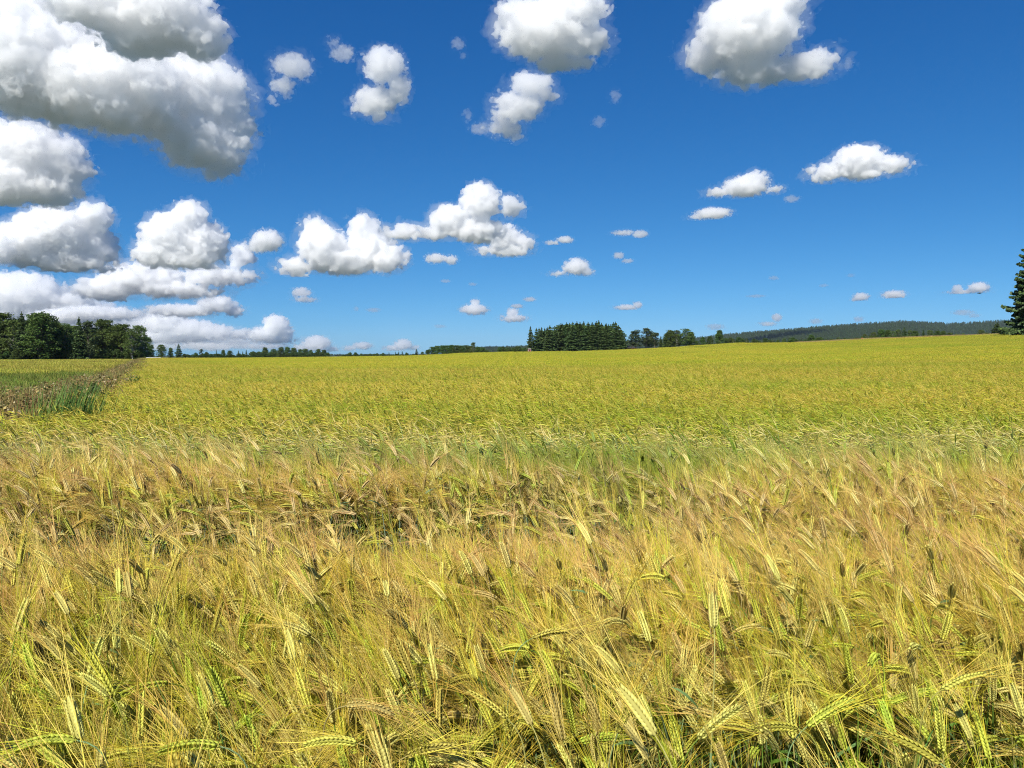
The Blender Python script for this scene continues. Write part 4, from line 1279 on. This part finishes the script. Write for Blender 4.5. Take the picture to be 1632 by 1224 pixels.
def cloud(label, blobs, base=None, dens=1.0, vox=None, n_sc=None, n_amp=0.62, p_amp=0.95, group=None, col=0.987, veil=0.045):
    """closed body of vapour; blobs = (cx, cy, rx, ry) in photo pixels, laid on a plane at cloud height; base = row of the flat base"""
    cloud.n += 1; seed = cloud.n
    x0 = min(b[0] - b[2] for b in blobs); x1 = max(b[0] + b[2] for b in blobs)
    y0 = min(b[1] - b[3] for b in blobs); y1 = max(b[1] + b[3] for b in blobs)
    if base is None: base = y1 - 1
    size = math.sqrt((x1 - x0) * (y1 - y0))
    if vox is None: vox = min(3.2, max(0.8, size / 52))
    mr_ = float(np.mean([min(b[2], b[3]) for b in blobs]))
    if n_sc is None: n_sc = min(30.0, max(3.0, mr_ * 0.9))
    puff = n_sc * 0.72
    cx = (x0 + x1) / 2
    rb = ray(cx, min(base, HORIZON - 14)); dist = CLOUD_H / rb.z
    rb = ray(cx, base); c0 = rb * dist
    view = c0.normalized(); right = view.cross(Vector((0, 0, 1))).normalized(); up = right.cross(view)
    s = dist / FPX * rb.dot(ray(816, 612))
    rng = np.random.default_rng(seed)
    ng = bpy.data.node_groups.new('cloud', 'GeometryNodeTree')
    ng.interface.new_socket('Geometry', in_out='INPUT', socket_type='NodeSocketGeometry')
    ng.interface.new_socket('Geometry', in_out='OUTPUT', socket_type='NodeSocketGeometry')
    N, L = ng.nodes.new, ng.links.new
    pos = N('GeometryNodeInputPosition').outputs[0]

    def put(n, args):
        for i, x in enumerate(args):
            if x is None: continue
            if hasattr(x, 'node'): L(x, n.inputs[i])
            else: n.inputs[i].default_value = x

    def vm(op, *a):
        n = N('ShaderNodeVectorMath'); n.operation = op; put(n, a)
        return n.outputs['Value'] if op == 'LENGTH' else n.outputs[0]

    def mt(op, *a):
        n = N('ShaderNodeMath'); n.operation = op; put(n, a); return n.outputs[0]
    acc = None; lo = np.array([1e9] * 3); hi = -lo
    for (x, y, rx, ry) in blobs:
        d = ray(x, y); p = d * (dist / d.dot(view)) - c0
        q = np.array([p.dot(right), p.dot(up), 0]) / s
        R = np.array([rx, ry, 0.9 * (rx * ry) ** .5]); q[2] = rng.uniform(-.35, .35) * R[2]
        lo = np.minimum(lo, q - R * 1.3 - n_sc * .3); hi = np.maximum(hi, q + R * 1.3 + n_sc * .3)
        v = mt('MULTIPLY', mt('SUBTRACT', 1.0, vm('LENGTH', vm('DIVIDE', vm('SUBTRACT', pos, tuple(q)), tuple(R)))), float(min(R)))
        acc = v if acc is None else mt('SMOOTH_MAX', acc, v, mr_ * 0.25)
    no = N('ShaderNodeTexNoise'); no.inputs['Scale'].default_value = 1 / n_sc; no.inputs['Detail'].default_value = 6; no.inputs['Roughness'].default_value = .7
    L(vm('ADD', pos, (seed * 37.1, seed * 11.3, seed * 5.7)), no.inputs['Vector'])
    no2 = N('ShaderNodeTexNoise'); no2.inputs['Scale'].default_value = 2.4 / n_sc; no2.inputs['Detail'].default_value = 3
    L(pos, no2.inputs['Vector'])
    sc_ = N('ShaderNodeVectorMath'); sc_.operation = 'SCALE'; L(vm('SUBTRACT', no2.outputs['Color'], (.5, .5, .5)), sc_.inputs[0]); sc_.inputs['Scale'].default_value = n_sc * .35
    vo = N('ShaderNodeTexVoronoi'); vo.feature = 'F1'
    vo.inputs['Scale'].default_value = 1 / puff; vo.inputs['Detail'].default_value = 3; vo.inputs['Roughness'].default_value = .75; vo.inputs['Lacunarity'].default_value = 2.2
    L(vm('ADD', vm('ADD', pos, sc_.outputs[0]), (seed * 7.1, seed * 11.3, seed * 5.7)), vo.inputs['Vector'])
    nz = mt('SUBTRACT', no.outputs[0], .5)
    f = mt('ADD', mt('ADD', acc, n_sc * 0.32), mt('MULTIPLY', nz, n_sc * n_amp * 2))
    f = mt('ADD', f, mt('MULTIPLY', mt('SUBTRACT', .47, vo.outputs['Distance']), puff * p_amp))
    sep_ = N('ShaderNodeSeparateXYZ'); L(pos, sep_.inputs[0])
    f = mt('MINIMUM', f, mt('ADD', mt('MULTIPLY', sep_.outputs[1], .7), mt('MULTIPLY', nz, n_sc * .5)))
    lo[1] = max(lo[1], -n_sc * .4 - 1)
    o = new_obj("cloud", bpy.data.meshes.new("cloud"))
    M = Matrix((right, up, -view)).transposed()
    o.matrix_world = Matrix.Translation(c0 + Vector((0, 0, EYE))) @ M.to_4x4() @ Matrix.Scale(s, 4)
    out = N('NodeGroupOutput')

    def bake(field, nm, grow, step):
        vc = N('GeometryNodeVolumeCube'); L(mt('ADD', field, 50.0), vc.inputs['Density'])
        l_, h_ = lo - grow, hi + grow
        vc.inputs['Min'].default_value = tuple(l_); vc.inputs['Max'].default_value = tuple(h_); vc.inputs['Background'].default_value = 0.0
        for i, k in enumerate('XYZ'): vc.inputs['Resolution ' + k].default_value = int((h_[i] - l_[i]) / step) + 2
        v2 = N('GeometryNodeVolumeToMesh'); L(vc.outputs[0], v2.inputs[0]); v2.inputs['Threshold'].default_value = 50.0
        L(v2.outputs[0], out.inputs[0])
        t = new_obj(nm, bpy.data.meshes.new(nm)); md = t.modifiers.new('c', 'NODES'); md.node_group = ng
        bpy.context.view_layer.update()
        me = bpy.data.meshes.new_from_object(t.evaluated_get(bpy.context.evaluated_depsgraph_get()))
        bpy.data.objects.remove(t); me.materials.clear(); me.name = nm
        cloud.faces += len(me.polygons)
        return me
    me = bake(f, "cloud", 0.0, vox)
    me.materials.append(cloud_material(dens, s, col=col)); o.data = me
    if veil > 0:
        # thin torn vapour round the dense body
        w1 = N('ShaderNodeTexNoise'); w1.inputs['Scale'].default_value = 1.0 / n_sc; w1.inputs['Detail'].default_value = 6; w1.inputs['Roughness'].default_value = .66; w1.inputs['Distortion'].default_value = 1.6
        L(vm('ADD', pos, (seed * 3.3, 91.0, seed * 8.1)), w1.inputs['Vector'])
        fv = mt('ADD', mt('ADD', acc, n_sc * 0.02), mt('MULTIPLY', mt('SUBTRACT', w1.outputs[0], .5), n_sc * 3.0))
        fv = mt('MINIMUM', fv, mt('ADD', mt('MULTIPLY', sep_.outputs[1], .7), mt('MULTIPLY', nz, n_sc * 1.2)))
        mv = bake(fv, "veil", n_sc * .45, vox * 1.15)
        mv.materials.append(cloud_material(dens * veil, s, col=col))
        vo_ = new_obj("veil", mv, o)
    bpy.data.node_groups.remove(ng)
    tag(o, label, "cloud", group)
    return o


cloud.n = 0; cloud.faces = 0


def build_clouds():
    # the great mass at the upper left
    cloud("huge white and grey cloud filling the sky's upper left corner", [(50, 95, 120, 95), (180, 140, 135, 80), (300, 150, 112, 85), (320, 225, 85, 55), (372, 190, 48, 55), (340, 255, 55, 35), (10, 40, 80, 60), (100, 170, 110, 35)], 285, .55, n_sc=38, n_amp=.5)
    cloud("grey topped cloud reaching out of the frame above the huge one", [(150, 5, 85, 45), (250, 20, 105, 62), (320, 55, 48, 48), (215, 60, 70, 40)], 108, .55, n_sc=30)
    cloud("dark bellied cloud at the left side just under the huge one", [(30, 240, 105, 55), (100, 265, 50, 45), (-10, 290, 95, 45), (70, 300, 65, 35)], 330, .6, n_sc=28)
    cloud("tall white cloud head under the dark bellied cloud", [(150, 347, 34, 32), (90, 370, 65, 45), (40, 385, 50, 40), (150, 395, 45, 38), (100, 415, 90, 25)], 434, n_sc=22)
    cloud("bright small cloud piece cut by the left frame side", [(4, 397, 24, 26), (-20, 405, 30, 25)], 424)
    cloud("white tower cloud with a domed top right of the tall cloud head", [(302, 345, 36, 30), (275, 375, 52, 42), (322, 388, 46, 42), (245, 403, 38, 28), (300, 412, 60, 22)], 431, n_sc=20)
    cloud("long layered cloud lying below the white tower", [(385, 408, 27, 26), (398, 440, 22, 17), (340, 440, 66, 22), (230, 443, 74, 30), (170, 460, 56, 24), (285, 462, 80, 18)], 484, n_sc=20)
    cloud("hazy blue grey cloud bank low above the wood's left end", [(30, 470, 80, 42), (110, 482, 50, 26), (10, 500, 70, 25)], 520, dens=.6, n_sc=22)
    cloud("flat grey streak cloud with a white knob over the wood's right end", [(345, 485, 36, 16), (290, 495, 66, 13), (372, 495, 22, 12)], 509, n_sc=12)
    cloud("long cream cloud bank just over the wood's tree tops", [(150, 500, 66, 15), (100, 505, 60, 15), (195, 500, 45, 12)], 519, n_sc=12)
    cloud("pinkish heap cloud rising above the first skyline trees", [(262, 512, 42, 24), (300, 525, 50, 20), (335, 530, 55, 16), (270, 538, 66, 14), (385, 532, 38, 12)], 553, dens=.7, n_sc=14)
    cloud("hazy pale cloud bank touching the skyline right of the wood", [(250, 553, 50, 8), (330, 552, 70, 9), (420, 552, 60, 8)], 562, dens=.4, n_sc=9)
    cloud("small pink tower cloud over the joined skyline trees", [(440, 519, 24, 20), (420, 533, 32, 14), (455, 530, 16, 18), (440, 542, 42, 9)], 552, n_sc=11)
    cloud("low pink heap cloud right of the small pink tower", [(505, 547, 27, 15), (485, 554, 26, 8), (528, 556, 18, 7)], 562, dens=.7, n_sc=9)
    cloud("lowest small pink cloud in the middle of the left skyline", [(578, 551, 20, 8), (558, 555, 16, 6)], 560, dens=.7)
    cloud("small pink cloud dome left of the low grove", [(642, 549, 19, 10), (630, 555, 26, 6), (660, 554, 12, 6)], 560, dens=.8)
    cloud("thin hazy sheet of cloud behind the heaped ones low on the left", [(60, 500, 130, 44), (215, 522, 140, 30), (350, 543, 120, 16)], 562, dens=.22, n_sc=18, n_amp=.7, vox=3.0)
    # middle of the sky
    cloud("bright double topped cumulus left of the sky's centre", [(502, 365, 28, 26), (515, 392, 44, 38), (580, 362, 28, 28), (590, 392, 46, 38), (618, 412, 40, 28), (545, 415, 70, 28), (470, 425, 34, 20)], 442, n_sc=20)
    cloud("stretched white cloud with a high hump at the sky's centre", [(767, 322, 38, 35), (815, 330, 28, 20), (715, 350, 38, 28), (640, 370, 42, 18), (760, 368, 56, 24), (690, 372, 46, 15)], 389, n_sc=19)
    cloud("compact white cloud tucked under the high humped one", [(803, 378, 34, 24), (834, 386, 24, 18), (782, 399, 34, 12), (822, 399, 36, 13)], 411, n_sc=15)
    cloud("round grey white cloudlet left of the bright double topped cumulus", [(426, 384, 28, 20), (410, 392, 20, 13)], 405, n_sc=12)
    cloud("flat cloudlet below the gap between the two central clouds", [(694, 412, 20, 10), (718, 414, 15, 9)], 423)
    cloud("thin flat cloudlet right of the compact central cloud", [(900, 382, 17, 7), (880, 387, 16, 5)], 391)
    cloud("small domed cloud with a tail right of and below the central clouds", [(918, 425, 24, 16), (893, 436, 22, 6), (936, 433, 14, 9)], 442, n_sc=10)
    cloud("paired thin cloudlet level with the central clouds' right side", [(1020, 373, 16, 8), (994, 371, 24, 6)], 380, dens=.7)
    cloud("slanting wisp below the paired thin cloudlet", [(986, 407, 11, 7), (1000, 416, 13, 5)], 423, dens=.6)
    cloud("little pyramid shaped cloud over the low grove", [(755, 493, 26, 11), (757, 484, 10, 10)], 505, n_sc=8)
    cloud("little heaped cloud right of the pyramid shaped one", [(817, 499, 13, 10), (819, 507, 27, 8)], 514, n_sc=8)
    cloud("small cloud with a round right knob above the spruce clump's right side", [(1016, 486, 10, 7), (998, 490, 24, 6)], 494)
    cloud("grey tufted cloudlet under the bright double topped cumulus", [(480, 466, 19, 10), (486, 477, 24, 7)], 486, dens=.7)
    cloud("tiny flat puff above the little heaped cloud", [(844, 477, 13, 5)], None, .8)
    cloud("tiny puff resting on the little heaped cloud's top", [(824, 488, 13, 5)], None, .8)
    cloud("tiny faint puff above the pyramid shaped cloud", [(710, 448, 11, 4)], None, .34)
    cloud("tiniest faint puff between pyramid cloud and central clouds", [(753, 453, 9, 4)], None, .34)
    cloud("faint grey puff halfway down the sky left of the pyramid cloud", [(595, 494, 15, 5), (568, 492, 6, 5)], None, .28)
    cloud("faint short streak just over the low grove", [(701, 520, 13, 4)], None, .28)
    # top of the sky
    cloud("ragged thin cloud right of the huge one's upper side", [(465, 106, 38, 26), (450, 136, 22, 24), (434, 160, 13, 11)], None, .22, n_amp=.9, n_sc=22)
    cloud("small ragged wisp between two upper clouds on the left", [(546, 85, 24, 17), (530, 65, 16, 10)], None, .16, n_amp=.9, n_sc=14)
    cloud("upright S shaped cloud high in the left half", [(612, 104, 38, 32), (636, 140, 24, 30), (603, 158, 44, 26), (580, 168, 28, 20), (606, 185, 28, 15)], 200, .5, n_amp=.65, n_sc=20)
    cloud("large white cloud touching the top of the frame at centre", [(868, 48, 84, 50), (910, 15, 64, 44), (932, 62, 46, 36), (830, 25, 48, 36), (890, 92, 50, 26), (925, 100, 30, 18)], 119, .55, n_sc=30)
    cloud("tilted ragged cloud right under the top centre one", [(846, 138, 42, 28), (825, 170, 48, 30), (805, 200, 40, 22), (872, 152, 28, 16), (822, 220, 18, 11)], 231, .45, n_amp=.7, n_sc=22)
    cloud("loose wisp trailing left of the tilted ragged cloud", [(765, 205, 22, 12), (745, 185, 10, 12)], None, .12, n_amp=.9)
    cloud("tiny hook shaped wisp left of the top centre cloud", [(730, 70, 14, 12), (738, 88, 8, 8)], None, .10, n_amp=.9)
    cloud("faint upper wisp right of the tilted ragged cloud", [(980, 154, 12, 14)], None, .10, n_amp=.9)
    cloud("faint lower wisp right of the tilted ragged cloud", [(955, 194, 14, 11)], None, .10, n_amp=.9)
    cloud("large broad cloud with a long right tail at the top right", [(1195, 45, 88, 62), (1270, 106, 74, 28), (1138, 85, 58, 38), (1222, 5, 64, 45), (1200, 110, 70, 34), (1310, 98, 34, 22)], 146, .55, n_sc=30, n_amp=.6)
    cloud("tiny wisp at the right tip of the top right cloud", [(1352, 102, 8, 14)], None, .10, n_amp=.9)
    # right half
    cloud("long humped white cloud alone in the right half", [(1368, 255, 46, 28), (1322, 275, 48, 18), (1422, 262, 34, 17), (1380, 275, 60, 14)], 293, n_sc=17)
    cloud("smaller humped cloud left of the long humped one", [(1188, 297, 42, 20), (1205, 284, 24, 15), (1145, 306, 28, 11), (1232, 302, 22, 9)], 318, n_sc=13)
    cloud("flat cloudlet under the smaller humped cloud", [(1136, 340, 34, 11), (1112, 346, 20, 6)], 351)
    cloud("tiny faint cloudlet under the gap of the humped clouds", [(1262, 317, 15, 8)], None, .28)
    cloud("round little cloud low left of the flat oval one on the right", [(1372, 473, 15, 8), (1365, 477, 12, 5)], 480)
    cloud("bright flat oval little cloud low on the right", [(1424, 470, 22, 9)], 475)
    cloud("three knobbed little cloud with the bird below", [(1526, 460, 10, 8), (1560, 458, 18, 10), (1540, 465, 36, 5)], 468)
    cloud("small low cloud knob above the hill's left slope", [(1238, 506, 10, 8), (1224, 516, 18, 5)], 521, .8)
    cloud("faint low cloud above the hill's rise", [(1300, 512, 13, 6)], None, .34)
    cloud("faint low cloud over the hill's highest part", [(1368, 509, 11, 6)], None, .34)
    cloud("faint low cloud just above the lone rounded tree", [(1140, 521, 18, 7)], None, .28)
    cloud("faint pink cloud low between the bird and the small spruce", [(1535, 498, 20, 6), (1552, 503, 13, 5)], None, .28)
    cloud("faint speck cloud left of the round little cloud", [(1313, 455, 9, 4)], None, .28)
    cloud("faint speck cloud above the round little cloud", [(1356, 439, 9, 4)], None, .22)
    cloud("faint speck cloud highest above the hill's left slope", [(1233, 443, 10, 5)], None, .28)
    cloud("faint thin streak above the hill's left slope", [(1205, 472, 20, 3.5)], None, .28)
    print("cloud faces", cloud.faces, flush=True)


build_clouds()

cy.max_bounces = 96
cy.volume_bounces = 96

# ---------------------------------------------------------------- the air
def build_haze():
    bm = bmesh.new(); bmesh.ops.create_cube(bm, size=1)
    for v in bm.verts: v.co = Vector((v.co.x * 15400, v.co.y * 15400, (v.co.z + .5) * (HAZE_TOP + 14) - 14))
    me = bpy.data.meshes.new("haze"); bm.to_mesh(me); bm.free()
    m, n, l = node_mat("air"); n.remove(n["Principled BSDF"])
    pv = n.new("ShaderNodeVolumePrincipled")
    pv.inputs["Color"].default_value = (0.62, 0.80, 1.0, 1); pv.inputs["Density"].default_value = HAZE_DENSITY
    pv.inputs["Anisotropy"].default_value = 0.0
    l.new(pv.outputs[0], n["Material Output"].inputs["Volume"]); me.materials.append(m)
    tag(new_obj("haze", me), kind="stuff")


HAZE_TOP, HAZE_DENSITY = 190.0, 0.000032
build_haze()
